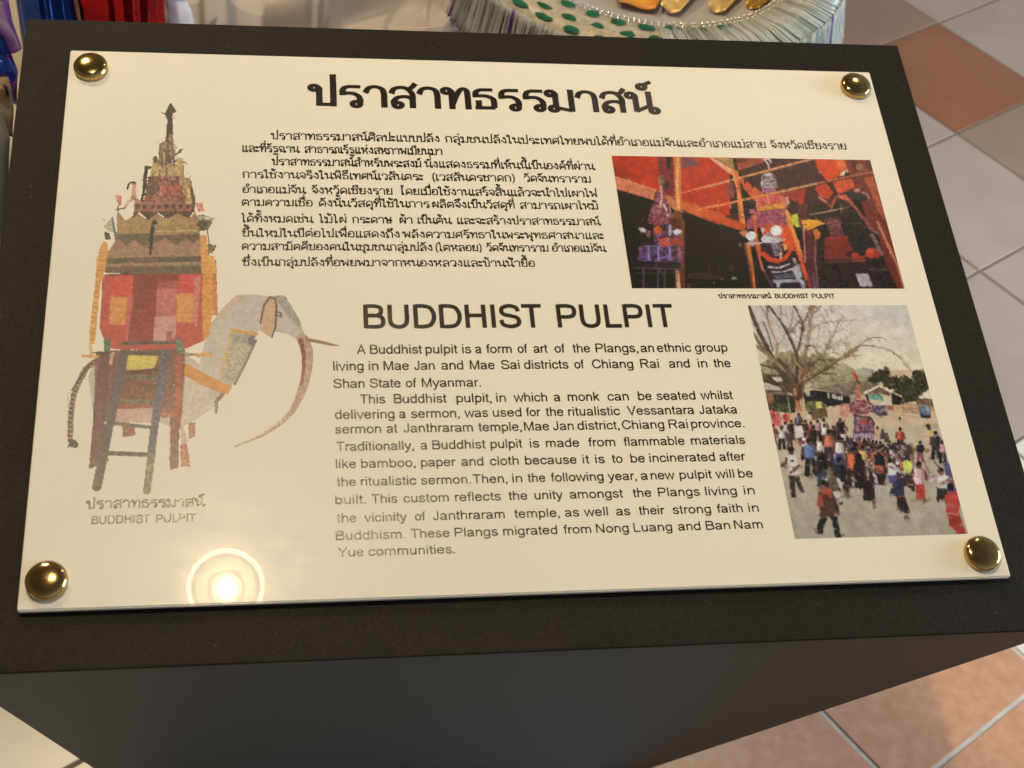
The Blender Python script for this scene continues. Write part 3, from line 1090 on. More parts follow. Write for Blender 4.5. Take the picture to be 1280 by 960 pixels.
    def build(self, name, h, grain=.05, soft=.5, passes=1, sat=0.84, gain=0.88):
        a = self.rgb
        for _ in range(passes):
            p = np.pad(a, ((1, 1), (1, 1), (0, 0)), mode='edge')
            bl = (p[:-2, 1:-1] + p[2:, 1:-1] + p[1:-1, :-2] + p[1:-1, 2:]) / 4
            al = np.pad(self.a, 1)
            full = np.minimum.reduce([al[:-2, 1:-1], al[2:, 1:-1], al[1:-1, :-2], al[1:-1, 2:]]) > .5
            a = np.where(full[..., None], a * (1 - soft) + bl * soft, a)
        a = np.clip(a * (1 + grain * (self.rg.rand(self.h, self.w, 1) * 2 - 1)), 0, 255)
        col = ink_colour(a, sat, gain)
        keep = self.a > .5
        # an extra row and column of vertices is not needed: cells join neighbouring samples
        idx = -np.ones((self.h, self.w), int)
        cell = keep[:-1, :-1] & keep[1:, :-1] & keep[:-1, 1:] & keep[1:, 1:]
        used = np.zeros_like(keep)
        used[:-1, :-1] |= cell
        used[1:, :-1] |= cell
        used[:-1, 1:] |= cell
        used[1:, 1:] |= cell
        idx[used] = np.arange(used.sum())
        yy, xx = np.nonzero(used)
        co = np.stack([self.u0 + xx * self.s - PCU, self.v1 - yy * self.s - PCV, np.full(len(xx), INK_H + h)], 1)
        cy, cx = np.nonzero(cell)
        quads = np.stack([idx[cy, cx], idx[cy + 1, cx], idx[cy + 1, cx + 1], idx[cy, cx + 1]], 1)
        me = bpy.data.meshes.new(name)
        me.vertices.add(len(co))
        me.vertices.foreach_set('co', co.astype(np.float32).ravel())
        me.loops.add(quads.size)
        me.loops.foreach_set('vertex_index', quads.astype(np.int32).ravel())
        me.polygons.add(len(quads))
        me.polygons.foreach_set('loop_start', np.arange(0, quads.size, 4, dtype=np.int32))
        me.update(calc_edges=True)
        at_ = me.attributes.new('print', 'FLOAT_COLOR', 'POINT')
        at_.data.foreach_set('color', np.concatenate([col[used], np.ones((len(co), 1))], 1).astype(np.float32).ravel())
        me.materials.append(INK_ART)
        return link(bpy.data.objects.new(name, me), sign)


STEP = abs(board(701, 400)[0] - board(700, 400)[0]) * 0.72
R = random.Random(11)

# ---- the dim temple with two hanging pulpits
p = Picture([(765, 195.8), (1087.5, 199), (1131.2, 360.8), (789.6, 361.2)], STEP, 1, (24, 19, 16))
F = 9.846
C = [(760, 190, F), (880, 190, F), (1000, 190, F), (770, 275, F), (890, 275, F), (1010, 275, F)]
p.crop(*C[0])
p.poly([(45, 40), (1500, 40), (1500, 900), (1280, 780), (900, 600), (820, 570), (80, 300)], (186, 54, 28), .10, 9)
p.poly([(60, 180), (200, 150), (290, 250), (260, 340), (70, 300)], (146, 48, 28), .1, 4, 2, .7)
p.poly([(600, 60), (800, 60), (830, 540), (700, 560), (640, 300)], (124, 48, 42), .2, 4, 1)
p.poly([(720, 60), (780, 60), (765, 220), (720, 200)], (48, 24, 22), .2)
p.poly([(690, 360), (770, 380), (740, 430), (660, 440)], (52, 34, 26), .2)
p.poly([(890, 65), (1030, 65), (1130, 160), (900, 210)], (122, 68, 74))
p.poly([(80, 300), (590, 470), (560, 595), (105, 455)], (206, 118, 78), .1, 5)
p.line([(80, 300), (590, 470)], 14, (222, 140, 98))
p.poly([(105, 455), (560, 595), (480, 900), (165, 900)], (26, 22, 17))
p.poly([(690, 530), (780, 545), (830, 600), (830, 710), (700, 620)], (198, 112, 72))
p.poly([(905, 590), (1290, 745), (1290, 870), (900, 710)], (202, 98, 46))
p.poly([(905, 720), (1290, 870), (1290, 900), (905, 900)], (24, 20, 15))
p.poly([(810, 60), (895, 60), (908, 720), (830, 705)], (206, 118, 58), .12, 3)
p.line([(862, 80), (852, 400), (870, 690)], 26, (232, 166, 100))
p.poly([(812, 700), (912, 720), (910, 900), (805, 900)], (112, 62, 36), .2)
p.line([(900, 505), (1290, 400)], 15, (220, 125, 80))
p.line([(1060, 630), (1140, 700), (1290, 660)], 14, (214, 122, 70))
p.pal([(600, 470), (690, 480), (730, 600), (770, 700), (790, 890), (480, 890), (510, 760), (560, 620)],
      [(112, 58, 82), (160, 84, 92), (92, 52, 84), (190, 112, 112), (62, 32, 36), (150, 70, 60)], 4)
p.line([(630, 330), (650, 420), (660, 560), (640, 680)], 24, (205, 150, 120))
p.blob(655, 350, 45, 70, (126, 96, 66), .3, .8)
p.line([(690, 640), (720, 720)], 18, (220, 190, 170))
p.line([(760, 640), (770, 760)], 14, (170, 110, 90))
p.blob(735, 775, 16, 14, (225, 180, 170))
p.line([(795, 690), (930, 745)], 14, (206, 150, 104))
p.line([(800, 760), (800, 900)], 16, (150, 110, 72))
p.crop(*C[3])
p.poly([(640, -20), (840, -20), (855, 850), (715, 850), (790, 500)], (88, 48, 28), .25, 3)
p.line([(830, 20), (815, 300), (800, 600)], 26, (120, 66, 38))
p.line([(752, 640), (775, 848)], 40, (216, 162, 112))
p.line([(745, 620), (750, 700)], 22, (170, 110, 70))
p.pal([(430, -10), (660, -10), (720, 120), (830, 240), (830, 500), (760, 530), (400, 520), (270, 500), (280, 340), (400, 240)],
      [(94, 70, 130), (128, 88, 140), (58, 44, 68), (150, 76, 76), (34, 28, 30), (44, 34, 34), (110, 50, 60)], 4)
p.pal([(430, -10), (670, -10), (650, 60), (480, 60)], [(170, 90, 90), (110, 50, 60)], 3)
p.poly([(250, 60), (450, 50), (470, 300), (330, 320), (260, 250)], (28, 22, 19), .3, 3, 2)
p.pal([(275, 105), (330, 90), (375, 130), (350, 155), (300, 140)], [(208, 204, 200), (170, 168, 165)], 2)
p.pal([(380, 120), (430, 130), (420, 220), (380, 210)], [(120, 70, 72), (150, 92, 90)], 3)
p.poly([(460, 110), (510, 60), (560, 100), (560, 160), (480, 170)], (192, 86, 34))
p.blob(600, 90, 42, 40, (46, 44, 48))
p.line([(665, 70), (660, 185)], 26, (176, 160, 178))
p.pal([(705, 130), (750, 110), (800, 120), (800, 170), (715, 178)], [(226, 222, 214), (196, 190, 184)], 2)
p.poly([(510, 230), (660, 215), (690, 320), (530, 330)], (170, 78, 70), .2, 3, 2)
p.poly([(670, 230), (830, 200), (830, 320), (700, 330)], (150, 64, 48), .2, 3, 2)
p.line([(350, 325), (500, 320)], 16, (120, 110, 130))
for x in (400, 520, 660):
    p.line([(x, 340), (x + 6, 490)], 24, (132, 116, 170))
p.line([(780, 350), (790, 500)], 24, (170, 92, 92))
p.line([(560, 470), (620, 450), (690, 490)], 22, (128, 88, 148))
p.poly([(280, 510), (800, 520), (800, 590), (290, 585)], (33, 27, 27))
p.line([(220, 590), (800, 604)], 15, (88, 74, 74))
for a, b in (((335, 600), (340, 845)), ((518, 600), (515, 845)), ((600, 600), (597, 845)), ((490, 470), (495, 590))):
    p.line([a, b], 17, (80, 70, 70))
p.line([(540, 620), (600, 700)], 14, (78, 68, 68))
p.line([(230, 655), (740, 650)], 12, (60, 52, 48))
p.pal([(880, 660), (1100, 640), (1280, 700), (1280, 740), (900, 720)], [(52, 38, 34), (66, 48, 44), (36, 28, 24)], 3)
p.line([(1140, 520), (1160, 640)], 30, (46, 34, 28))
p.poly([(870, 780), (920, 780), (925, 840), (880, 840)], (62, 50, 50))
# upper middle
p.crop(*C[1])
p.poly([(380, 60), (760, 60), (730, 140), (430, 225)], (158, 66, 38), .2, 5)
p.poly([(380, 70), (560, 90), (500, 130), (400, 130)], (96, 44, 34), .2, 4, 1)
p.poly([(430, 230), (720, 135), (960, 70), (1300, 60), (1300, 480), (930, 492), (700, 470), (490, 320)], (62, 28, 25), .2, 7)
p.poly([(930, 500), (1300, 425), (1300, 620), (1100, 620)], (152, 50, 38), .15)
p.poly([(1220, 520), (1300, 470), (1300, 640), (1210, 640)], (96, 44, 38), .2)
p.poly([(1040, 630), (1300, 620), (1300, 900), (1080, 900)], (58, 34, 28), .25, 3)
p.poly([(50, 66), (130, 70), (345, 205), (370, 300), (180, 165)], (228, 158, 116), .08)
p.poly([(130, 66), (360, 70), (375, 210), (340, 200)], (168, 122, 68), .15)
p.line([(130, 72), (340, 205)], 8, (80, 44, 30))
p.poly([(430, 320), (520, 350), (740, 500), (700, 600), (640, 620), (480, 440)], (206, 88, 48), .12)
p.line([(485, 325), (600, 400), (720, 490)], 16, (52, 26, 22))
p.line([(500, 320), (505, 385)], 16, (40, 22, 20))
p.line([(590, 390), (598, 440)], 16, (40, 22, 20))
p.poly([(270, 390), (370, 370), (380, 560), (300, 570)], (134, 66, 58), .2, 4, 1)
p.poly([(340, 560), (400, 580), (385, 700), (330, 690)], (54, 24, 20))
p.line([(320, 640), (325, 690)], 20, (196, 110, 78))
p.poly([(330, 210), (420, 225), (470, 600), (515, 900), (435, 900), (395, 400)], (214, 104, 46), .1)
p.line([(350, 220), (370, 300), (450, 620), (490, 880)], 24, (232, 140, 72))
p.poly([(-20, 690), (160, 735), (520, 900), (180, 900), (-20, 815)], (206, 86, 42), .1)
p.poly([(-20, 815), (190, 900), (-20, 900)], (22, 18, 14))
p.poly([(60, 700), (150, 740), (160, 700)], (110, 50, 34))
p.poly([(250, 790), (410, 755), (430, 850), (330, 825)], (62, 36, 30), .2)
p.line([(0, 435), (200, 385), (430, 320), (800, 225), (1300, 90)], 26, (214, 140, 90))
p.line([(740, 90), (800, 88), (825, 125)], 22, (206, 186, 182))
p.line([(742, 95), (790, 150), (800, 200)], 22, (214, 180, 172))
p.pal([(700, 300), (760, 250), (830, 250), (870, 300), (915, 440), (850, 450), (700, 440)],
      [(192, 182, 172), (126, 100, 98), (84, 52, 62), (216, 206, 196), (150, 120, 110)], 3)
p.pal([(700, 440), (880, 440), (900, 500), (720, 500)], [(140, 80, 110), (170, 100, 120)], 3)
p.pal([(640, 520), (980, 510), (1060, 620), (1010, 700), (640, 700)], [(202, 82, 60), (216, 110, 90), (172, 62, 54), (196, 90, 90)], 4)
p.poly([(638, 590), (680, 585), (680, 645), (640, 650)], (222, 132, 112))
p.line([(770, 500), (800, 640)], 16, (226, 140, 100))
p.poly([(650, 690), (940, 630), (985, 600), (1000, 690), (650, 735)], (208, 136, 54), .15)
p.poly([(550, 705), (630, 700), (630, 760), (560, 760)], (176, 96, 112))
p.pal([(640, 740), (1000, 695), (1060, 890), (520, 890), (560, 800)], [(152, 72, 86), (176, 92, 110), (112, 52, 72), (196, 96, 90)], 4)
p.line([(620, 830), (1020, 820)], 14, (112, 52, 86))
p.line([(0, 690), (250, 645), (430, 600), (700, 540), (930, 492)], 24, (230, 136, 74))
p.line([(930, 492), (1300, 405)], 28, (196, 146, 84))
p.line([(940, 510), (1120, 630)], 10, (40, 24, 22))
p.blob(1170, 297, 18, 20, (214, 150, 120))
p.line([(990, 650), (1040, 620), (1020, 560)], 20, (196, 160, 140))
p.poly([(1070, 780), (1150, 755), (1175, 900), (1090, 900)], (192, 192, 56), .12)
p.poly([(600, 790), (642, 785), (640, 900), (605, 900)], (230, 142, 52))
p.line([(1020, 730), (1080, 900)], 42, (226, 150, 70))
# lower middle
p.crop(*C[4])
p.poly([(-10, -10), (250, -10), (430, 60), (390, 140), (-10, 20)], (196, 76, 36), .1)
p.line([(-10, 15), (390, 140)], 8, (120, 60, 34))
p.poly([(330, 150), (430, 120), (430, 220), (380, 200)], (200, 110, 80))
p.pal([(430, -10), (950, -10), (960, 70), (600, 90), (430, 120)], [(172, 82, 92), (150, 66, 84), (190, 92, 84), (120, 56, 84)], 4)
p.poly([(600, 60), (900, 60), (900, 320), (640, 300)], (190, 80, 52), .2, 4)
p.poly([(400, 280), (470, 300), (520, 640), (540, 850), (488, 850), (430, 400)], (196, 106, 48), .15)
p.line([(400, 300), (470, 640), (500, 850)], 22, (104, 50, 26))
p.poly([(505, -10), (550, -10), (560, 200), (600, 330), (600, 480), (655, 650), (610, 620), (545, 380)], (206, 92, 46), .12)
p.line([(590, 480), (640, 640)], 14, (190, 130, 110))
p.line([(650, 640), (740, 820)], 20, (110, 60, 66))
p.poly([(850, 100), (940, 45), (990, 170), (1060, 300), (1090, 430), (1010, 420), (900, 310), (880, 170)], (214, 78, 32), .12)
p.line([(930, -10), (990, 120), (1060, 320), (1110, 480), (1170, 720)], 42, (220, 132, 62))
p.poly([(1110, 120), (1300, 140), (1300, 850), (1150, 850), (1120, 500)], (72, 30, 26), .3, 4)
p.line([(1080, 440), (1130, 620), (1170, 730)], 44, (206, 88, 42))
p.poly([(975, -10), (1060, -10), (1092, 82), (1040, 92)], (196, 198, 72), .12)
p.poly([(1110, 20), (1300, 30), (1300, 75), (1200, 130), (1120, 115)], (226, 152, 52), .1)
p.line([(1125, 110), (1140, 330), (1145, 520)], 14, (196, 134, 124))
p.line([(1270, 240), (1275, 400)], 14, (130, 96, 96))
p.blob(490, 285, 55, 42, (166, 130, 130))
p.blob(482, 195, 64, 58, (226, 222, 210))
p.line([(430, 290), (600, 285), (660, 260)], 14, (214, 190, 180))
p.poly([(590, 90), (660, 110), (620, 170)], (226, 170, 140))
p.poly([(630, 280), (860, 260), (880, 420), (760, 470), (650, 400)], (40, 27, 30))
p.pal([(720, 300), (860, 290), (850, 430), (770, 460)], [(92, 76, 86), (142, 122, 132), (72, 42, 46), (180, 160, 165)], 3)
p.blob(770, 245, 90, 45, (192, 172, 172))
p.blob(675, 235, 70, 52, (206, 202, 196))
p.blob(790, 132, 74, 66, (226, 222, 212))
p.blob(690, 180, 40, 26, (150, 130, 124))
p.line([(800, 260), (900, 240)], 16, (214, 190, 186))
p.poly([(870, 290), (920, 300), (930, 360), (890, 380)], (214, 150, 90))
p.line([(635, 420), (720, 490), (830, 512), (920, 470), (985, 370)], 66, (198, 70, 36))
p.line([(850, 400), (845, 470)], 24, (220, 170, 150))
p.line([(650, 520), (800, 562), (940, 510), (1010, 400)], 44, (36, 26, 26))
p.poly([(690, 560), (1060, 530), (1100, 730), (750, 760)], (48, 40, 44), .2)
p.line([(700, 578), (830, 590), (960, 545)], 26, (204, 198, 194))
p.line([(700, 615), (850, 625), (1070, 520)], 46, (46, 33, 33))
p.line([(745, 640), (860, 648), (990, 600)], 22, (190, 180, 178))
p.line([(750, 670), (980, 645)], 28, (40, 38, 42))
p.poly([(750, 685), (1000, 655), (1030, 700), (800, 728)], (86, 84, 90))
p.poly([(970, 600), (1070, 535), (1112, 700), (1050, 745), (1010, 660)], (168, 163, 163), .08)
p.poly([(740, 735), (1110, 725), (1130, 768), (760, 775)], (164, 158, 162))
p.poly([(840, 775), (1080, 765), (1100, 850), (840, 850)], (36, 26, 36))
p.poly([(780, 765), (842, 765), (836, 830), (800, 832)], (180, 174, 178))
p.poly([(1080, 745), (1132, 740), (1152, 832), (1100, 835)], (180, 174, 178))
p.line([(1010, 480), (1020, 520)], 40, (180, 120, 120))
p.blob(1060, 280, 18, 40, (214, 130, 80))
p.line([(1180, 740), (1210, 840)], 10, (150, 130, 140))
for x, y, a, b, c in ((270, 715, 30, 16, (154, 148, 140)), (120, 722, 20, 16, (80, 75, 70)), (240, 585, 36, 40, (60, 40, 26)), (345, 305, 20, 26, (110, 90, 84))):
    p.blob(x, y, a, b, c)
p.line([(80, 540), (90, 700)], 30, (40, 31, 26))
# upper right
p.crop(*C[2])
p.poly([(-20, 60), (560, 60), (700, 330), (600, 900), (-20, 900)], (66, 30, 26), .25, 6)
p.poly([(-20, 60), (180, 70), (200, 200), (250, 270), (230, 360), (-20, 440)], (62, 28, 26), .25, 6)
p.poly([(185, 85), (540, 85), (590, 215), (480, 290), (430, 335), (330, 355), (240, 260), (200, 160)], (206, 66, 28), .1, 6)
p.poly([(430, 95), (540, 90), (582, 200), (480, 240)], (222, 116, 52), .1, 4, 2, .8)
p.poly([(480, 300), (500, 260), (572, 208), (602, 245), (540, 290)], (216, 190, 148))
p.blob(580, 268, 32, 13, (26, 18, 14))
p.poly([(400, 370), (640, 320), (684, 430), (560, 485), (470, 520)], (204, 78, 46), .12)
p.poly([(170, 430), (330, 385), (412, 500), (345, 585), (240, 545)], (190, 60, 34), .12)
p.poly([(-20, 480), (90, 445), (40, 640), (-20, 650)], (172, 50, 34), .12)
p.line([(90, 440), (40, 650)], 16, (60, 28, 26))
p.poly([(-20, 650), (250, 630), (290, 640), (90, 700), (60, 900), (-20, 900)], (90, 40, 36), .2)
p.poly([(90, 650), (330, 640), (560, 590), (650, 640), (760, 900), (90, 900)], (42, 33, 26), .3, 3)
p.poly([(540, 90), (880, 90), (1085, 900), (840, 900), (690, 420), (630, 310)], (112, 46, 36), .18, 5)
p.poly([(780, 310), (900, 300), (1080, 900), (950, 720), (850, 450)], (164, 76, 50), .15, 4)
p.poly([(620, 95), (650, 92), (740, 230), (690, 245)], (68, 29, 29))
p.poly([(800, 100), (870, 95), (930, 290), (860, 230)], (78, 36, 28), .2)
p.blob(735, 185, 50, 46, (152, 102, 62))
p.blob(790, 220, 60, 22, (140, 86, 58), .2, .7)
p.line([(-20, 130), (80, 105), (240, 70)], 22, (206, 140, 104))
p.line([(-20, 440), (215, 385)], 26, (196, 150, 86))
p.line([(215, 385), (430, 342), (640, 292), (900, 245)], 22, (176, 96, 64))
p.line([(235, 245), (340, 390), (430, 500), (540, 640)], 16, (46, 26, 22))
p.blob(243, 248, 16, 13, (206, 120, 90))
p.line([(210, 540), (300, 640), (380, 710)], 22, (40, 26, 22))
p.line([(240, 560), (310, 610)], 34, (190, 116, 88))
p.line([(380, 705), (420, 600), (440, 560)], 26, (160, 82, 58))
p.line([(340, 640), (390, 690)], 24, (150, 72, 50))
p.line([(480, 545), (600, 595), (690, 680), (770, 800), (820, 900)], 44, (168, 88, 62))
p.poly([(470, 530), (560, 525), (620, 590), (520, 590)], (206, 100, 62))
p.line([(640, 600), (740, 720), (840, 880)], 20, (70, 34, 28))
p.blob(700, 472, 42, 26, (192, 126, 96))
p.line([(770, 500), (830, 520), (850, 570)], 24, (150, 110, 96))
p.poly([(555, 505), (620, 490), (740, 510), (832, 565), (800, 622), (680, 580), (590, 535)], (40, 38, 38), .12)
p.line([(115, 772), (400, 722), (540, 690)], 16, (176, 134, 108))
p.line([(540, 690), (660, 655)], 12, (120, 80, 62))
p.poly([(20, 840), (140, 835), (150, 855), (290, 890), (20, 890)], (226, 152, 56))
p.pal([(290, 820), (420, 800), (480, 890), (300, 890)], [(150, 76, 72), (92, 42, 42), (60, 50, 40)], 3)
# lower right
p.crop(*C[5])
p.poly([(-10, -10), (20, -10), (140, 850), (-10, 850)], (84, 36, 36), .3, 4)
p.poly([(140, 260), (700, 500), (980, 560), (1100, 850), (110, 850)], (36, 28, 26), .3, 5)
p.poly([(700, -10), (970, -10), (1200, 850), (1110, 850), (960, 560), (870, 200)], (106, 42, 32), .2, 4)
p.poly([(440, -10), (700, -10), (800, 150), (840, 380), (620, 420), (540, 300), (440, 180)], (32, 27, 26), .3, 4)
p.line([(860, 30), (960, 260), (1110, 570), (1185, 840)], 34, (184, 112, 76))
p.line([(930, 60), (1100, 500)], 24, (122, 46, 36))
p.line([(790, 190), (840, 280), (900, 420)], 46, (118, 92, 90), noise=.25)
p.line([(700, -10), (760, 90), (850, 160)], 44, (116, 68, 58), noise=.25)
p.line([(540, 45), (660, 40), (700, 100)], 14, (84, 58, 50))
p.poly([(-10, -10), (120, 0), (215, 45), (120, 70), (-10, 135)], (228, 154, 54), .1)
p.poly([(55, 130), (100, 100), (155, 155), (145, 225), (90, 240)], (204, 108, 52), .12)
p.pal([(205, 0), (400, -10), (440, 190), (410, 195), (280, 195), (250, 110)], [(152, 76, 72), (92, 42, 42), (60, 46, 40), (120, 70, 62)], 3)
p.poly([(200, 240), (270, 195), (470, 200), (530, 320), (570, 400), (640, 480), (200, 480)], (118, 42, 32), .15, 4)
p.line([(230, 235), (470, 215)], 46, (146, 46, 40), alpha=.7)
p.poly([(470, 390), (560, 380), (540, 470), (460, 440)], (56, 28, 24), .2)
p.blob(585, 445, 55, 46, (166, 54, 38))
p.blob(785, 405, 82, 66, (186, 58, 38))
p.blob(765, 380, 45, 26, (216, 100, 76), .2, .7)
p.blob(850, 430, 50, 50, (140, 44, 32), .2, .8)
p.line([(640, 470), (720, 440)], 30, (150, 62, 50))
p.poly([(200, 495), (700, 478), (720, 522), (220, 530)], (72, 40, 29), .2)
p.line([(560, 505), (700, 490)], 14, (170, 76, 46))
p.line([(765, 610), (960, 612)], 18, (72, 64, 60), noise=.4)
p.poly([(585, 662), (742, 658), (796, 815), (640, 820)], (172, 160, 154), .06)
p.line([(85, 235), (90, 500), (125, 845)], 13, (134, 94, 100))
p.line([(60, 680), (90, 845)], 40, (96, 66, 84), noise=.3)
p.line([(-5, 660), (25, 845)], 16, (150, 60, 60))
p.fine(2200, 8, 2.2, .7, 1.3, None, .45)
p.fine(1100, 18, 1.6, .68, 1.35, 1.45, .35)
p.fine(500, 22, 1.6, .75, 1.25, .35, .3)
ob = p.build('printed_photo', 0.00004, grain=.05, soft=.6, sat=1.0, gain=.80)
tag(ob, 'printed photo of two pulpits under a red temple roof')

# ---- the village procession
p = Picture([(934.7, 381.5), (1135.5, 381.5), (1209.5, 668.5), (993.8, 674)], STEP, 2, (206, 194, 166))
G = 9.6
V = [(930, 375, G), (1030, 375, G), (950, 460, G), (1050, 450, 8.73), (960, 540, 6.857), (1040, 540, 6.857), (1110, 530, 6.4)]
p.gradient((206, 194, 174), (218, 201, 166), 0, .30)
p.gradient((206, 172, 128), (198, 170, 132), .30, .55)
p.gradient((192, 170, 136), (166, 153, 128), .55, 1.0)
p.rgb *= 1 + .05 * p.cloud((p.h, p.w), 14)[..., None] + .03 * p.cloud((p.h, p.w), 5)[..., None]
p.crop(*V[0])
p.poly([(40, 55), (560, 55), (900, 300), (600, 600), (160, 560)], (188, 178, 168), .06, 8, 3, .55)
p.poly([(200, 760), (420, 640), (560, 600), (660, 690), (900, 620), (1100, 700), (1100, 1000), (200, 1000)], (150, 132, 92), .22, 5, 3)
p.crop(*V[1])
p.poly([(560, 40), (1010, 50), (1080, 380), (800, 240), (600, 260)], (190, 186, 166), .05, 8, 2, .7)
p.poly([(-20, 800), (230, 750), (400, 850), (460, 810), (640, 840), (660, 1010), (-20, 1010)], (166, 156, 112), .12, 5, 1)
p.poly([(380, 820), (520, 815), (640, 850), (640, 900), (420, 900)], (160, 160, 136), .1)
# trees on the right
p.crop(*V[3])
for x, y, a, b in ((430, 180, 90, 80), (500, 140, 50, 70), (350, 220, 60, 36), (570, 250, 110, 80), (700, 240, 90, 70), (780, 330, 160, 120), (880, 180, 110, 80), (930, 270, 80, 90), (640, 400, 90, 80), (740, 420, 60, 40)):
    c = R.choice([(58, 56, 34), (70, 70, 42), (84, 82, 48), (64, 58, 36)])
    p.pal([(x + a * math.cos(t * .4) * R.uniform(.8, 1.1), y + b * math.sin(t * .4) * R.uniform(.8, 1.1)) for t in range(16)],
          [c, (46, 42, 28), (96, 92, 56), (60, 58, 36), (40, 37, 24)], 4, 1, 3)
p.poly([(840, 402), (1000, 300), (1080, 420), (880, 425)], (222, 206, 176), .03)
p.pal([(830, 420), (1020, 430), (1045, 515), (840, 500)], [(126, 90, 62), (150, 110, 80), (92, 66, 46)], 3)
p.poly([(600, 480), (700, 465), (860, 490), (1100, 540), (1100, 560), (850, 595), (660, 575), (580, 520)], (196, 152, 104), .12, 5)
p.pal([(680, 510), (850, 520), (850, 590), (680, 570)], [(160, 122, 92), (128, 94, 70), (186, 146, 110)], 3)
p.line([(640, 470), (860, 495), (990, 500)], 14, (150, 126, 100))
p.poly([(850, 505), (985, 505), (985, 630), (880, 625)], (80, 98, 112), .15, 4)
p.poly([(930, 515), (975, 515), (975, 610), (940, 600)], (128, 140, 140), .2)
p.poly([(880, 600), (985, 605), (985, 635), (890, 632)], (44, 42, 44))
p.line([(660, 600), (860, 628)], 12, (206, 142, 80))
# sheds
p.poly([(-20, 225), (300, 235), (430, 265), (290, 360), (200, 395), (-20, 350)], (122, 100, 76), .12, 4)
p.poly([(-20, 350), (180, 390), (180, 460), (-20, 480)], (160, 140, 116), .2, 4)
p.poly([(-20, 370), (30, 380), (30, 450), (-20, 450)], (48, 40, 36))
p.poly([(30, 380), (70, 390), (60, 460), (35, 460)], (40, 34, 32))
p.poly([(270, 365), (430, 285), (560, 370), (562, 495), (440, 490), (330, 460)], (208, 186, 150), .06)
p.poly([(300, 362), (430, 292), (550, 362), (545, 395), (440, 362), (300, 372)], (112, 78, 60), .15)
p.poly([(285, 372), (440, 366), (485, 445), (330, 432)], (108, 154, 126), .1)
p.poly([(560, 380), (680, 400), (660, 490), (570, 485)], (42, 36, 26), .2)
p.poly([(520, 495), (590, 500), (580, 545), (520, 545)], (160, 78, 52), .15)
p.line([(262, 360), (430, 278), (665, 398)], 18, (222, 206, 176))
p.poly([(270, 372), (300, 375), (320, 450), (300, 455)], (46, 38, 34))
p.pal([(330, 490), (520, 500), (520, 605), (400, 605), (340, 560)], [(60, 46, 52), (130, 104, 130), (170, 140, 150), (70, 52, 60)], 4)
p.line([(575, 570), (612, 670)], 8, (196, 130, 96))
p.blob(652, 637, 13, 20, (60, 46, 40))
p.blob(650, 610, 9, 12, (196, 150, 110))
p.poly([(840, 720), (1060, 690), (1080, 760), (900, 745)], (170, 146, 112), .1, 5, 2, .6)
p.poly([(930, 820), (960, 770), (1010, 760), (1000, 830)], (212, 168, 100))
p.line([(870, 830), (1000, 825)], 12, (206, 166, 110))
p.pal([(930, 700), (985, 710), (985, 765), (960, 765)], [(38, 30, 26), (60, 46, 38)], 3)
# left hand side
p.crop(*V[2])
p.pal([(20, 60), (420, 100), (430, 530), (100, 510)], [(92, 74, 50), (74, 60, 40), (120, 98, 64), (60, 48, 34)], 5)
p.poly([(140, 110), (250, 105), (270, 160), (200, 170)], (206, 190, 160))
p.poly([(40, 175), (260, 235), (262, 268), (60, 262)], (186, 168, 144), .1)
p.line([(40, 190), (120, 190)], 22, (196, 176, 150))
p.poly([(70, 285), (330, 290), (390, 340), (300, 330), (80, 330)], (120, 98, 80), .2)
p.poly([(90, 340), (170, 345), (150, 430), (105, 430)], (146, 92, 64), .2)
p.poly([(160, 320), (400, 330), (420, 420), (180, 430)], (58, 52, 38), .3, 4)
p.pal([(150, 420), (420, 420), (420, 540), (140, 520)], [(66, 68, 40), (90, 88, 52), (52, 50, 34)], 4)
p.poly([(330, 290), (390, 310), (390, 345), (345, 320)], (206, 184, 150))
p.poly([(520, 250), (900, 110), (1080, 60), (1080, 240), (700, 240)], (150, 140, 100), .15, 5, 2)
p.poly([(620, 245), (760, 225), (1080, 160), (1080, 345), (830, 285)], (130, 106, 86), .12, 4)
p.poly([(510, 300), (640, 265), (830, 288), (1080, 350), (1080, 440), (900, 450), (790, 462), (540, 400)], (40, 36, 34), .25, 4)
p.poly([(862, 308), (992, 335), (990, 392), (868, 365)], (194, 184, 168))
p.blob(935, 320, 36, 22, (60, 54, 50))
p.line([(820, 300), (822, 355)], 18, (180, 170, 150))
p.poly([(540, 285), (592, 270), (602, 335), (560, 345)], (166, 156, 136), .2)
p.pal([(530, 400), (660, 390), (790, 420), (790, 530), (560, 520)], [(96, 90, 50), (80, 74, 44), (112, 106, 60)], 4)
p.pal([(665, 410), (735, 398), (746, 480), (675, 488)], [(210, 196, 84), (190, 176, 80), (222, 210, 120)], 3)
p.poly([(600, 520), (785, 508), (800, 580), (625, 626)], (110, 78, 52), .15)
p.line([(780, 490), (800, 580)], 14, (90, 64, 44))
p.poly([(560, 525), (610, 520), (610, 600), (570, 600)], (214, 190, 160))
p.blob(595, 540, 22, 18, (40, 32, 28))
p.line([(325, 320), (365, 560)], 15, (160, 148, 126))
p.poly([(370, 165), (545, 150), (525, 300), (505, 400), (420, 425), (398, 290)], (122, 82, 50), .25, 3)
p.line([(480, 180), (470, 400)], 40, (84, 58, 40), noise=.3)
p.line([(410, 200), (420, 320)], 26, (190, 130, 80), noise=.3)
p.poly([(420, 400), (492, 385), (505, 525), (440, 515)], (192, 108, 76), .12)
p.line([(490, 390), (530, 520), (560, 690)], 38, (190, 164, 124))
p.pal([(110, 500), (190, 520), (262, 600), (240, 710), (160, 670)], [(208, 78, 78), (226, 100, 96), (180, 60, 60)], 3)
p.blob(318, 600, 46, 50, (202, 74, 54))
p.blob(300, 580, 26, 26, (150, 44, 36))
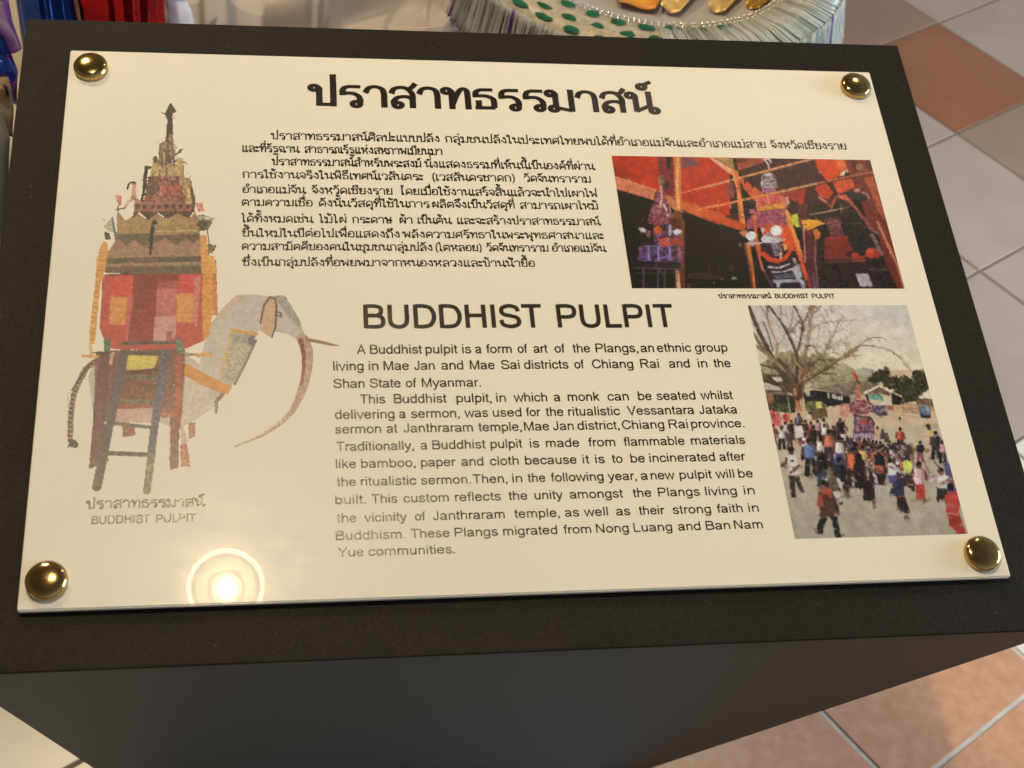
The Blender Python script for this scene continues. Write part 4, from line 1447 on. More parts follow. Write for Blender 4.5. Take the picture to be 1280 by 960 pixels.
# the bare tree
p.crop(*V[0])
BR1 = [([(55, 70), (160, 340), (240, 500), (310, 640), (380, 780), (460, 900), (620, 980)], 40, 60, (84, 60, 42)),
       ([(290, 60), (430, 240), (500, 360), (560, 480), (630, 640), (640, 980)], 22, 36, (74, 52, 36)),
       ([(600, 62), (700, 270), (700, 340), (680, 460), (650, 600)], 22, 26, (98, 66, 44)),
       ([(800, 62), (760, 190), (705, 290)], 18, 22, (116, 80, 56)),
       ([(835, 62), (795, 240), (780, 400), (755, 560), (715, 760), (650, 980)], 42, 34, (156, 118, 88)),
       ([(930, 62), (820, 185), (790, 260)], 12, 16, (130, 96, 72)),
       ([(1060, 262), (920, 285), (820, 345)], 16, 8, (140, 120, 108)),
       ([(270, 62), (280, 220), (340, 400), (395, 520), (400, 780)], 14, 34, (170, 134, 98)),
       ([(285, 62), (275, 220)], 16, 16, (100, 78, 60)), ([(200, 70), (280, 220)], 12, 14, (140, 114, 96)),
       ([(590, 62), (580, 220), (550, 350)], 10, 18, (150, 124, 106)), ([(680, 240), (600, 330), (545, 400)], 14, 18, (130, 100, 78)),
       ([(480, 300), (530, 370), (545, 480)], 12, 22, (120, 92, 72)), ([(440, 62), (450, 260)], 20, 8, (150, 136, 126)),
       ([(235, 260), (300, 440), (345, 610)], 14, 18, (106, 80, 58)), ([(190, 770), (290, 800), (400, 825), (520, 910)], 16, 34, (78, 60, 40)),
       ([(110, 400), (200, 540), (300, 660), (400, 770)], 30, 40, (134, 100, 72)), ([(160, 560), (260, 640), (350, 740)], 40, 30, (150, 116, 84)),
       ([(430, 720), (500, 800), (580, 940)], 60, 80, (92, 74, 56)), ([(650, 980), (760, 850), (880, 720), (980, 600), (1045, 420)], 30, 10, (130, 98, 72)),
       ([(880, 650), (880, 480), (915, 300), (1000, 160)], 12, 6, (140, 120, 104)), ([(830, 930), (900, 850), (1060, 790)], 16, 22, (100, 70, 48)),
       ([(700, 860), (800, 700), (860, 640)], 14, 14, (120, 92, 66)), ([(980, 600), (1060, 560)], 14, 8, (130, 104, 82)),
       ([(820, 205), (900, 200), (1000, 110)], 10, 6, (150, 128, 112)), ([(400, 560), (470, 460), (500, 380)], 10, 8, (140, 116, 92)),
       ([(740, 560), (830, 540), (880, 640)], 22, 14, (70, 60, 38)), ([(1060, 720), (900, 720), (760, 800)], 22, 16, (86, 68, 46))]
for q, a, b, c in BR1:
    p.line(q, a, c, b, .18)
for k in range(60):
    x, y = R.uniform(220, 1000), R.uniform(80, 700)
    t = R.uniform(-2.4, -.7)
    L = R.uniform(60, 170)
    x2, y2 = x + L * math.cos(t), y + L * math.sin(t)
    p.line([(x, y), ((x + x2) / 2 + R.uniform(-14, 14), (y + y2) / 2), (x2, y2)], 9, (150, 128, 110), 4, .1, .7)
for k in range(70):
    x, y = R.uniform(480, 800), R.uniform(700, 960)
    t = R.uniform(-2.8, -.3)
    L = R.uniform(60, 150)
    p.line([(x, y), (x + L * math.cos(t), y + L * math.sin(t))], 10, R.choice([(110, 80, 54), (150, 110, 78), (80, 60, 42), (170, 132, 96)]), 6)
p.crop(*V[1])
BR2 = [([(-10, 840), (100, 770), (200, 700), (330, 600), (430, 545)], 34, 22, (130, 92, 64)),
       ([(430, 545), (560, 550), (720, 580), (800, 610), (880, 665), (940, 730), (1040, 850)], 20, 12, (138, 108, 84)),
       ([(430, 545), (520, 470), (620, 447), (700, 450), (760, 492)], 16, 8, (140, 110, 86)), ([(620, 447), (660, 490), (690, 560)], 9, 7, (156, 132, 106)),
       ([(200, 712), (310, 672), (440, 666)], 16, 8, (130, 100, 76)), ([(420, 560), (340, 630), (230, 700)], 20, 16, (150, 112, 84)),
       ([(-10, 268), (200, 250), (350, 240), (510, 246)], 18, 6, (150, 132, 122)), ([(20, 610), (120, 410), (170, 270), (220, 200)], 18, 8, (140, 120, 104)),
       ([(20, 590), (130, 530), (210, 470)], 14, 6, (146, 120, 100)), ([(100, 410), (250, 340), (350, 240), (450, 150)], 14, 5, (160, 146, 134)),
       ([(-10, 655), (120, 630), (220, 655)], 14, 6, (136, 108, 86)), ([(-10, 150), (60, 110), (120, 65)], 10, 6, (164, 150, 138)),
       ([(-10, 190), (120, 130), (250, 80)], 10, 6, (168, 154, 142)), ([(280, 360), (255, 600)], 10, 8, (160, 142, 124)), ([(150, 600), (200, 500), (320, 430)], 9, 6, (160, 140, 120)),
       ([(-10, 720), (130, 712)], 22, 12, (96, 76, 56)), ([(-10, 884), (150, 884)], 24, 14, (90, 78, 52)), ([(420, 540), (430, 480)], 10, 6, (150, 130, 108))]
for q, a, b, c in BR2:
    p.line(q, a, c, b, .15)
p.pal([(900, 655), (945, 660), (960, 740), (1040, 800), (1040, 860), (960, 800)], [(150, 132, 104), (200, 180, 146)], 3, .5)
p.crop(*V[2])
for q, a, b, c in (([(20, 140), (200, 190), (320, 235)], 44, 40, (82, 60, 42)), ([(200, 0), (290, 80), (410, 170)], 60, 50, (86, 68, 50)), ([(445, -10), (440, 160)], 30, 30, (70, 46, 32)),
                   ([(830, -10), (640, 110), (480, 200)], 18, 30, (98, 68, 46)), ([(560, 0), (470, 170)], 40, 34, (128, 92, 64)), ([(250, 230), (340, 240), (420, 210)], 40, 50, (98, 70, 48)),
                   ([(520, 180), (560, 160), (700, 150)], 12, 8, (140, 110, 78))):
    p.line(q, a, c, b, .22)
# the carried pulpit
p.crop(*V[3])
p.poly([(138, 205), (140, 145), (165, 138), (192, 195), (180, 222)], (196, 54, 38), .15)
p.line([(180, 215), (210, 255)], 18, (60, 50, 40))
p.pal([(170, 270), (212, 275), (235, 420), (160, 420)], [(196, 134, 92), (190, 90, 70), (150, 100, 80)], 3)
p.pal([(0, 480), (110, 470), (120, 600), (60, 640), (0, 600)], [(206, 124, 98), (220, 150, 120), (196, 110, 90)], 4, .8)
p.pal([(100, 490), (180, 430), (260, 440), (340, 460), (360, 550), (300, 595), (200, 595), (110, 575)], [(156, 66, 74), (112, 62, 82), (186, 100, 92), (92, 50, 58), (140, 76, 78), (196, 150, 130)], 3)
p.pal([(150, 610), (330, 615), (375, 700), (385, 870), (140, 875)], [(118, 80, 96), (150, 106, 120), (82, 60, 72), (176, 146, 150), (100, 56, 60), (140, 70, 66), (70, 62, 60)], 3)
p.line([(150, 600), (340, 640), (375, 700)], 20, (70, 64, 56), noise=.3)
p.pal([(220, 650), (290, 650), (290, 705), (230, 705)], [(190, 70, 66), (160, 56, 60)], 3)
p.line([(170, 790), (370, 780)], 18, (92, 50, 92))
for x in range(160, 390, 24):
    p.line([(x, 810), (x + 4, 880)], 12, (196, 170, 186))
for x, y in ((405, 740), (465, 775), (510, 810)):
    p.blob(x, y, 14, 18, (60, 44, 36))
    p.poly([(x - 25, y + 20), (x + 25, y + 20), (x + 30, y + 90), (x - 30, y + 90)], R.choice([(226, 190, 140), (206, 160, 110), (90, 66, 60)]), .15)


def person(x, y, h, shirt, legs, skin=(96, 64, 46), lean_=0.0, skirt=False, hair=(36, 28, 24)):
    """small walking figure: head at (x, y), h units tall"""
    w = h * .17
    p.poly([(x - w * 1.6, y + h * .93), (x + w * 1.9, y + h * .9), (x + w * 1.6, y + h * .99), (x - w, y + h)], (112, 96, 78), .1, 3, 0, .45)
    p.poly([(x - w * .8, y + h * .13), (x + w * .8, y + h * .13), (x + w, y + h * .34), (x + w * .75 + lean_, y + h * .56), (x - w * .75 + lean_, y + h * .56), (x - w, y + h * .34)], shirt, .16, 3)
    if skirt:
        p.poly([(x - w * .7 + lean_, y + h * .54), (x + w * .7 + lean_, y + h * .54), (x + w * .8 + lean_ * 1.6, y + h * .93), (x - w * .6 + lean_ * 1.6, y + h * .93)], legs, .16, 3)
    else:
        p.line([(x - w * .4 + lean_, y + h * .54), (x - w * .6 + lean_, y + h * .94)], w * .75, legs)
        p.line([(x + w * .4 + lean_, y + h * .54), (x + w * .7 + lean_ * 1.6, y + h * .9)], w * .75, legs)
    p.line([(x - w * .95, y + h * .2), (x - w * 1.15, y + h * .42)], w * .42, skin)
    p.line([(x + w * .95, y + h * .2), (x + w * 1.2, y + h * .4)], w * .42, skin)
    p.blob(x, y + h * .03, h * .075, h * .09, skin)
    p.blob(x, y - h * .015, h * .08, h * .065, hair)
    p.blob(x + w * .25, y + h * .05, h * .035, h * .04, tuple(min(255, q * 1.45) for q in skin), .1, .7)
    p.line([(x + w * .62, y + h * .15), (x + w * .6 + lean_ * .7, y + h * .5)], w * .5, tuple(q * .66 for q in shirt), alpha=.6)
    p.line([(x - w * .5, y + h * .16), (x - w * .5 + lean_ * .7, y + h * .44)], w * .4, tuple(min(250, q * 1.18) for q in shirt), alpha=.5)


SH = [(206, 192, 182), (208, 110, 78), (58, 48, 50), (216, 172, 92), (134, 62, 60), (190, 142, 150), (92, 82, 120), (44, 38, 40), (196, 186, 176), (150, 70, 60), (220, 200, 180), (70, 54, 60)]
LG = [(40, 34, 34), (52, 44, 48), (70, 62, 92), (44, 40, 38), (90, 60, 52)]
# crowd behind
p.crop(*V[2])
for x, y in ((150, 690), (300, 660), (380, 640), (470, 560), (540, 640), (610, 660), (690, 640), (760, 620), (880, 710), (1010, 660), (350, 760), (560, 740), (480, 640)):
    person(x + R.uniform(-10, 10), y, 230, R.choice(SH), R.choice(LG))
person(260, 715, 270, (204, 190, 180), (44, 37, 37))
p.poly([(400, 690), (500, 690), (550, 830), (450, 850)], (210, 198, 182), .08)
p.line([(470, 860), (550, 850)], 50, (150, 80, 90), noise=.4)
person(635, 715, 260, (40, 37, 37), (40, 37, 37))
person(770, 690, 230, (214, 204, 190), (60, 54, 60))
person(835, 780, 300, (206, 102, 70), (56, 50, 56))
person(960, 620, 260, (44, 38, 38), (50, 44, 44))
person(1000, 760, 260, (206, 190, 182), (110, 80, 96))
p.crop(*V[5])
rows = []
for k in range(150):
    t = R.random()
    x = R.uniform(-20, 690)
    lo = 20 + 90 * max(0, x) / 690
    y = R.uniform(lo, lo + 70 + 160 * t)
    rows.append((y, x))
for y, x in sorted(rows):
    person(x, y, R.uniform(105, 165), R.choice(SH), R.choice(LG), R.choice([(96, 64, 46), (120, 80, 58), (80, 54, 40)]))
p.crop(*V[4])
person(320, 20, 220, (208, 198, 190), (40, 36, 38))
p.line([(265, 90), (325, 85)], 26, (150, 84, 92), noise=.5)
person(350, 72, 310, (92, 112, 160), (35, 33, 36), lean_=14)
person(450, 60, 220, (212, 202, 190), (50, 46, 50))
person(520, 0, 260, (206, 104, 72), (52, 48, 52))
person(610, 60, 250, (214, 198, 182), (70, 70, 120))
person(465, 215, 260, (38, 36, 36), (58, 60, 78), hair=(30, 24, 22))
p.blob(465, 215, 28, 30, (34, 27, 24))
person(610, 235, 330, (42, 40, 44), (38, 35, 34), skin=(78, 56, 46), lean_=18)
p.poly([(500, 400), (545, 375), (605, 395), (622, 460), (580, 525), (520, 490)], (96, 86, 70), .2)
p.line([(500, 400), (480, 470)], 26, (196, 186, 170))
p.line([(600, 400), (625, 470)], 26, (196, 186, 170))
p.blob(540, 350, 20, 24, (110, 74, 54))
p.poly([(545, 515), (612, 500), (640, 600), (595, 592)], (188, 178, 162), .1)
p.blob(625, 610, 20, 15, (54, 40, 34))
# man in the white shirt
p.poly([(170, 372), (265, 370), (285, 440), (312, 520), (278, 522), (232, 410), (236, 555), (202, 556)], (62, 52, 44), .12)
p.blob(220, 548, 18, 14, (52, 38, 32))
p.blob(298, 512, 16, 14, (52, 38, 32))
p.poly([(158, 215), (185, 195), (235, 200), (252, 260), (262, 370), (178, 375), (168, 270)], (206, 196, 176), .06)
p.blob(207, 248, 16, 10, (70, 60, 56))
p.line([(158, 225), (152, 270), (112, 292)], 20, (112, 72, 52))
p.line([(264, 290), (225, 325), (192, 350)], 22, (112, 72, 52))
p.blob(198, 165, 25, 32, (96, 64, 48))
p.blob(198, 148, 27, 20, (34, 27, 24))
# man in front
p.poly([(447, 735), (512, 738), (470, 830), (470, 868), (440, 872), (418, 830), (425, 790)], (38, 36, 34), .12)
p.poly([(532, 730), (592, 718), (610, 810), (625, 900), (640, 910), (575, 908), (560, 820)], (37, 37, 40), .12)
p.blob(450, 862, 24, 16, (34, 27, 24))
p.poly([(432, 510), (540, 492), (575, 560), (590, 640), (562, 735), (450, 742), (440, 640), (418, 630)], (86, 56, 43), .15)
p.poly([(428, 560), (460, 520), (478, 640), (420, 640)], (170, 66, 52), .15)
p.poly([(440, 490), (540, 480), (550, 560), (500, 570), (455, 520)], (172, 66, 52), .15)
p.line([(460, 520), (530, 580)], 16, (70, 34, 30))
p.line([(560, 580), (588, 640), (596, 700)], 34, (66, 46, 37))
p.blob(592, 695, 16, 22, (120, 80, 60))
p.blob(478, 448, 38, 38, (40, 30, 25))
p.blob(470, 475, 28, 22, (130, 88, 68))
p.crop(*V[5])
person(180, 150, 330, (206, 92, 52), (50, 38, 40))
person(265, 130, 230, (218, 174, 92), (60, 46, 46))
p.poly([(190, 235), (240, 215), (275, 250), (272, 480), (220, 500), (195, 470), (180, 330)], (42, 34, 35), .2)
p.blob(225, 210, 30, 30, (34, 27, 24))
p.line([(190, 330), (240, 370)], 16, (110, 70, 56))
p.blob(222, 492, 18, 13, (180, 170, 160))
p.poly([(345, 350), (372, 350), (408, 490), (420, 520), (375, 515)], (170, 160, 168), .1)
p.poly([(365, 210), (400, 185), (450, 215), (458, 330), (370, 350)], (36, 33, 35), .15)
p.blob(395, 158, 26, 28, (52, 38, 32))
p.line([(370, 170), (420, 150)], 14, (150, 130, 120))
p.poly([(370, 290), (440, 290), (442, 360), (375, 352)], (164, 74, 52), .15)
p.poly([(380, 360), (462, 360), (452, 460), (400, 452)], (43, 35, 33), .2)
p.pal([(280, 250), (360, 250), (360, 310), (290, 320)], [(206, 186, 170), (60, 40, 40), (190, 140, 130)], 3)
p.poly([(280, 345), (335, 310), (358, 420), (372, 580), (345, 590), (290, 585), (262, 565)], (48, 38, 36), .2)
p.line([(300, 330), (310, 400)], 26, (170, 130, 110))
p.line([(355, 585), (362, 640)], 22, (106, 72, 56))
p.blob(365, 645, 18, 12, (70, 48, 38))
p.blob(285, 575, 18, 14, (36, 30, 30))
p.poly([(470, 270), (500, 260), (542, 280), (542, 375), (480, 372)], (200, 208, 188), .08)
p.blob(490, 240, 26, 26, (44, 34, 30))
p.line([(500, 300), (540, 320)], 18, (130, 90, 70))
p.poly([(475, 375), (550, 372), (545, 440), (490, 435)], (88, 66, 124), .15)
p.poly([(528, 425), (575, 400), (612, 410), (622, 555), (565, 560), (490, 530), (510, 470)], (48, 50, 66), .15)
p.blob(575, 370, 24, 26, (110, 76, 58))
p.blob(575, 352, 26, 20, (36, 28, 26))
p.poly([(558, 550), (625, 555), (672, 690), (640, 700), (605, 690), (560, 650)], (46, 34, 34), .25)
p.line([(560, 560), (615, 548)], 14, (140, 56, 48))
p.blob(565, 655, 14, 16, (130, 90, 66))
p.blob(640, 735, 26, 26, (126, 86, 64))
p.blob(505, 540, 18, 14, (130, 120, 110))
p.line([(105, 500), (135, 560)], 26, (120, 86, 66))
p.blob(130, 552, 18, 13, (110, 84, 70))
p.crop(*V[6])
person(97, 40, 170, (196, 58, 40), (38, 30, 30))
p.pal([(10, 170), (190, 160), (190, 280), (60, 300), (10, 260)], [(60, 46, 46), (190, 140, 150), (44, 36, 38), (120, 84, 72), (206, 190, 186)], 4)
person(160, 180, 170, (66, 52, 56), (44, 38, 40))
p.poly([(118, 300), (150, 285), (195, 300), (192, 392), (132, 392)], (200, 208, 84), .1)
p.blob(158, 262, 18, 22, (56, 42, 34))
p.line([(180, 260), (205, 320)], 14, (140, 98, 76))
p.poly([(118, 398), (192, 394), (212, 490), (216, 545), (195, 540), (130, 470)], (60, 42, 40), .2)
p.line([(150, 480), (215, 490)], 14, (170, 120, 100))
person(257, 146, 165, (40, 36, 37), (134, 72, 76))
p.blob(312, 212, 22, 20, (156, 124, 88))
person(380, 72, 215, (53, 47, 50), (46, 41, 43))
person(437, 145, 170, (208, 144, 152), (40, 35, 38))
p.line([(368, 300), (398, 335)], 11, (120, 80, 56))
p.poly([(440, 300), (495, 320), (525, 420), (560, 560), (520, 560), (460, 400)], (80, 74, 108), .2, 4)
p.pal([(480, 420), (525, 430), (545, 500), (510, 500)], [(170, 110, 110), (110, 60, 60)], 3)
p.pal([(340, 400), (385, 405), (385, 450), (330, 450)], [(190, 110, 120), (220, 190, 190), (120, 90, 110)], 3)
person(246, 322, 300, (218, 168, 164), (176, 52, 40), skirt=True, lean_=8)
p.blob(292, 615, 14, 16, (110, 70, 54))
p.line([(290, 310), (330, 390)], 12, (150, 110, 100))
p.poly([(393, 510), (482, 515), (465, 560), (445, 625), (415, 600), (405, 632), (386, 605)], (50, 44, 40), .15)
p.poly([(400, 425), (440, 408), (482, 415), (490, 515), (398, 512)], (212, 206, 200), .06)
p.line([(490, 440), (420, 480)], 18, (130, 88, 66))
p.blob(420, 372, 25, 26, (44, 34, 30))
p.blob(428, 392, 16, 18, (130, 90, 70))
p.poly([(455, 565), (500, 540), (560, 540), (578, 640), (560, 735), (482, 745), (460, 690)], (184, 52, 40), .12, 4)
p.poly([(482, 735), (572, 715), (600, 800), (625, 875), (560, 880), (490, 805)], (156, 43, 33), .15, 4)
p.line([(480, 715), (560, 725)], 12, (196, 110, 90))
p.line([(475, 650), (540, 660)], 14, (150, 100, 80))
p.blob(500, 502, 29, 34, (36, 28, 26))
p.fine(900, 9, 3.0, .95, 1.05, None, .5, (.3, 0, 1, .30))
p.fine(1100, 8, 2.0, .72, 1.2, 1.2, .5, (0, 0, .6, .36))
p.fine(900, 5, 2.2, .6, 1.4, None, .5, (.4, .28, 1, .42), 125)
p.fine(3200, 5, 2.4, .55, 1.45, 1.57, .5, (0, .40, .98, .80), 135)
p.fine(700, 9, 3.5, .93, 1.06, None, .5, (0, .7, 1, 1))
ob = p.build('printed_photo', 0.00004, grain=.05, soft=.55)
tag(ob, 'printed photo of a village procession by a bare tree')

# ---- the elephant carrying a pulpit, printed without a background
p = Picture([(70, 122), (432, 122), (432, 618), (70, 618)], STEP, 3)
E1, E2, E3, E4, E5 = (150, 120, 8.73), (120, 210, 7.385), (100, 320, 6.4), (70, 430, 5.055), (250, 360, 4.571)
BODY = (198, 174, 146)
p.crop(*E5)
p.poly([(40, 230), (120, 120), (210, 38), (300, 34), (380, 45), (480, 40), (545, 150), (600, 270), (580, 330), (540, 290), (500, 265), (430, 252), (330, 250), (300, 350), (180, 570), (130, 620), (60, 700), (-60, 700)], (194, 174, 150), .05, 6)
p.poly([(90, 160), (200, 42), (290, 36), (190, 90), (100, 200)], (206, 168, 128), .06, 4, 1, .8)
p.crop(*E4)
p.poly([(200, 210), (240, 120), (290, 80), (820, 60), (1010, 200), (1060, 300), (1000, 400), (880, 485), (760, 545), (640, 490), (360, 505), (235, 470)], BODY, .07, 5)
p.poly([(690, 480), (800, 480), (835, 620), (790, 650), (780, 500)], (200, 162, 134), .08)
p.crop(*E5)
p.poly([(420, 40), (490, 45), (560, 160), (600, 270), (545, 210), (480, 130)], (160, 146, 122), .14, 3, 1, .85)
p.poly([(180, 240), (320, 262), (300, 330), (210, 545), (112, 522)], (180, 160, 128), .14, 3, 1)
p.poly([(190, 265), (310, 275), (300, 330), (200, 310)], (156, 142, 122), .2, 3, 1, .7)
p.line([(180, 240), (325, 264)], 18, (206, 146, 62))
p.line([(180, 245), (150, 370), (118, 525)], 11, (208, 166, 92))
p.blob(296, 300, 22, 32, (108, 88, 108), .3, .8)
p.line([(320, 300), (260, 430), (200, 550)], 16, (150, 122, 106), alpha=.8)
p.poly([(362, 85), (385, 55), (410, 50), (436, 75), (437, 190), (415, 290), (395, 280), (345, 245)], (202, 157, 118), .05)
p.line([(345, 200), (365, 100), (400, 52), (428, 60), (438, 100), (432, 220), (412, 285)], 8, (92, 68, 56))
p.line([(440, 135), (465, 145), (462, 165), (440, 155)], 7, (96, 76, 64))
p.line([(585, 290), (612, 350), (618, 430), (600, 530), (570, 620)], 62, (186, 148, 114), 44, .12)
p.line([(570, 620), (530, 700), (470, 765), (360, 840), (200, 906)], 42, (184, 146, 112), 14, .15)
p.line([(575, 300), (592, 380), (590, 470), (580, 550)], 26, (146, 78, 60), 14, .3, 1, .6)
p.line([(460, 760), (360, 830), (210, 905)], 16, (214, 178, 132), 6)
p.poly([(598, 280), (700, 300), (825, 333), (740, 332), (610, 306)], (152, 114, 74), .12)
p.poly([(-10, 480), (60, 505), (185, 570), (160, 612), (60, 575), (-10, 545)], (206, 132, 56), .08)
p.line([(130, 610), (95, 650), (92, 712)], 24, (140, 112, 86), 16, .3)
p.crop(*E4)
p.poly([(795, 105), (1108, 285), (1062, 320), (800, 195)], (206, 134, 60), .08)
p.line([(262, 100), (190, 155), (140, 250), (110, 330), (98, 420), (92, 520), (90, 610)], 40, (152, 116, 90), 30, .25, 1, .6)
TAIL = [(262, 100), (190, 155), (140, 250), (110, 330), (98, 420), (92, 520), (90, 610)]
for k in range(40):
    t = k / 39 * (len(TAIL) - 1.001)
    i_, f_ = int(t), t - int(t)
    x, y = (TAIL[i_][q_] * (1 - f_) + TAIL[i_ + 1][q_] * f_ for q_ in (0, 1))
    p.blob(x - 4, y, 11, 9, (86, 66, 52) if k % 2 else (176, 138, 108), .2, .85)
for k in range(34):
    t = k / 33
    x = 240 - 150 * min(1, t * 2.2) - 6 * t
    y = 105 + 480 * t
    p.line([(x - 8, y), (x - 30, y + 16)], 7, (72, 56, 46), 3)
p.pal([(68, 655), (85, 600), (120, 600), (152, 632), (130, 660)], [(76, 60, 48), (100, 78, 60), (56, 46, 38)], 3)
# pulpit frame and ladder
p.poly([(250, 45), (820, 20), (800, 400), (790, 480), (640, 410), (330, 460), (240, 470)], (128, 84, 64), .2, 3, 1)
p.pal([(400, 70), (700, 60), (690, 410), (400, 410)], [(132, 78, 56), (112, 70, 50), (150, 86, 60), (96, 66, 48)], 3)
p.poly([(370, 410), (620, 405), (610, 500), (360, 500)], (196, 152, 124), .1)
p.poly([(455, 70), (650, 62), (628, 140), (590, 168), (442, 162)], (208, 178, 76), .1)
p.line([(445, 180), (650, 165)], 26, (104, 62, 46), noise=.3)
p.line([(400, 392), (620, 390)], 24, (156, 80, 54), noise=.3)
p.poly([(285, 45), (350, 45), (330, 300), (300, 640), (340, 735), (215, 792), (205, 782), (238, 400)], (112, 74, 60), .2, 3, 1)
p.poly([(345, 50), (374, 50), (352, 130), (333, 130)], (206, 140, 120), .1)
p.poly([(735, 65), (802, 62), (795, 300), (785, 500), (775, 785), (715, 802), (720, 500)], (132, 82, 64), .2, 3, 1)
p.line([(775, 80), (770, 480)], 36, (170, 84, 56), noise=.25, alpha=.8)
p.pal([(780, 640), (832, 628), (852, 778), (785, 775)], [(190, 112, 76), (170, 96, 66), (206, 140, 100)], 3)
p.pal([(415, 510), (500, 520), (505, 575), (480, 585), (420, 588)], [(152, 90, 66), (176, 110, 86), (124, 72, 56)], 3)
p.pal([(835, 500), (885, 490), (880, 590), (835, 602)], [(162, 96, 72), (184, 120, 92)], 3)
p.line([(640, 400), (690, 440), (720, 440)], 50, (160, 92, 68), noise=.3)
p.line([(430, 60), (690, 66)], 20, (92, 88, 62))
p.line([(420, 205), (640, 214)], 26, (104, 98, 74), noise=.3)
p.line([(360, 358), (640, 368)], 26, (106, 100, 76), noise=.3)
p.line([(345, 500), (600, 526)], 26, (112, 100, 76), noise=.3)
p.line([(335, 690), (590, 700)], 32, (102, 82, 62), noise=.25)
p.line([(440, 10), (400, 220), (345, 480), (300, 710)], 48, (96, 82, 78), noise=.2)
p.line([(300, 700), (258, 905)], 56, (100, 80, 64), noise=.25)
p.line([(700, 10), (650, 340), (612, 600), (600, 720)], 46, (100, 88, 92), noise=.2)
p.line([(600, 720), (574, 930)], 46, (130, 112, 74), noise=.3)
# the red pulpit box
p.crop(*E3)
p.poly([(178, 150), (985, 118), (992, 680), (860, 740), (330, 752), (250, 745), (182, 655), (154, 580), (165, 400)], (190, 72, 56), .08, 5)
p.poly([(245, 150), (430, 148), (425, 325), (250, 325)], (208, 70, 52), .06)
p.poly([(430, 148), (800, 130), (790, 210), (620, 215), (600, 690), (380, 690), (405, 400)], (150, 63, 48), .12, 3)
p.poly([(430, 148), (600, 142), (560, 420), (420, 420)], (134, 56, 42), .12, 3, 2, .7)
p.poly([(618, 250), (775, 244), (772, 490), (598, 490)], (198, 104, 86), .08)
p.poly([(640, 205), (790, 200), (780, 262), (630, 262)], (176, 84, 66), .1)
p.poly([(596, 488), (772, 484), (766, 640), (700, 690), (585, 692)], (202, 138, 118), .06)
p.poly([(244, 325), (382, 328), (362, 552), (232, 546)], (216, 136, 56), .08)
p.poly([(775, 300), (908, 298), (902, 532), (775, 530)], (216, 136, 62), .08)
p.poly([(790, 148), (912, 148), (912, 296), (790, 296)], (208, 72, 60), .06)
p.poly([(912, 165), (968, 160), (935, 580), (904, 540)], (206, 116, 92), .14, 2)
p.poly([(385, 330), (430, 330), (380, 690), (360, 640)], (206, 100, 84), .12, 2, 0, .7)
p.line([(200, 152), (985, 122)], 14, (112, 56, 44))
p.line([(612, 200), (600, 480)], 6, (110, 50, 42))
p.poly([(690, 605), (735, 600), (740, 700), (690, 700)], (164, 92, 84), .15)
p.poly([(755, 640), (800, 640), (800, 700), (760, 700)], (146, 82, 74), .15)
for x in range(170, 970, 60):
    p.line([(x, R.uniform(560, 640)), (x + 30, R.uniform(560, 660))], 6, (170, 62, 50), alpha=.5)
p.line([(340, 700), (800, 690)], 26, (98, 82, 64), noise=.3)
p.line([(380, 770), (640, 770)], 10, (92, 92, 64))
p.poly([(185, 660), (250, 668), (245, 765), (190, 770)], (98, 110, 84), .25, 3)
p.poly([(770, 665), (822, 690), (822, 785), (778, 770)], (92, 124, 92), .25, 3)
p.line([(110, 772), (250, 770)], 12, (84, 72, 54))
p.line([(25, 800), (135, 806)], 28, (226, 152, 70))
p.line([(82, 720), (95, 800)], 24, (206, 166, 110))
p.line([(845, 785), (950, 790)], 26, (168, 140, 90), noise=.3)
p.line([(940, 792), (1050, 790)], 30, (218, 150, 76))
p.crop(*E2)
GAR = (224, 154, 64)
p.poly([(60, 680), (85, 670), (110, 700), (122, 790), (85, 962), (2, 962), (25, 760)], GAR, .1, 3)
p.crop(*E3)
p.poly([(132, 0), (205, 0), (198, 130), (165, 240), (150, 420), (122, 705), (68, 712), (76, 560), (92, 420), (115, 240)], GAR, .1, 3, .6)
p.poly([(985, -20), (1075, 0), (1095, 200), (1102, 470), (1060, 485), (1030, 640), (985, 690), (975, 400)], (222, 146, 60), .1, 3, .6)
p.line([(1075, 40), (1085, 460)], 30, (206, 122, 54), noise=.15)
for k in range(16):
    p.line([(132 + R.uniform(-3, 3) - k * 4, 30 + k * 42), (182 - k * 4, 36 + k * 42)], 5, (150, 92, 46), alpha=.7)
    p.line([(990, 20 + k * 40), (1060, 26 + k * 40)], 5, (176, 100, 48), alpha=.6)
# tiers
p.crop(*E2)
p.poly([(170, 680), (200, 600), (960, 580), (985, 830), (975, 975), (80, 975), (100, 830), (130, 740)], (150, 112, 84), .1, 4)
p.poly([(175, 690), (210, 658), (270, 722), (350, 660), (430, 722), (560, 692), (640, 640), (740, 712), (830, 640), (890, 702), (965, 655), (980, 820), (130, 832), (110, 775)], (164, 120, 86), .1, 4)
for x0_, x1_ in ((215, 265), (330, 375), (640, 680), (820, 850)):
    p.line([(x0_, 680), (x1_, 720)], 8, (190, 130, 100), alpha=.8)
p.poly([(190, 612), (962, 590), (965, 640), (890, 702), (830, 645), (740, 712), (640, 645), (560, 692), (430, 722), (350, 662), (270, 722), (210, 660), (182, 672)], (112, 92, 68), .2, 3)
p.poly([(100, 832), (982, 812), (982, 862), (95, 884)], (104, 85, 64), .22, 2)
p.poly([(95, 886), (982, 864), (982, 900), (92, 914)], (156, 120, 86), .12, 2)
p.poly([(90, 912), (982, 898), (982, 975), (80, 975)], (112, 90, 68), .22, 2)
p.poly([(200, 400), (272, 484), (382, 410), (480, 480), (560, 410), (652, 472), (745, 408), (862, 466), (920, 388), (962, 600), (190, 645), (188, 430)], (166, 126, 76), .1, 4)
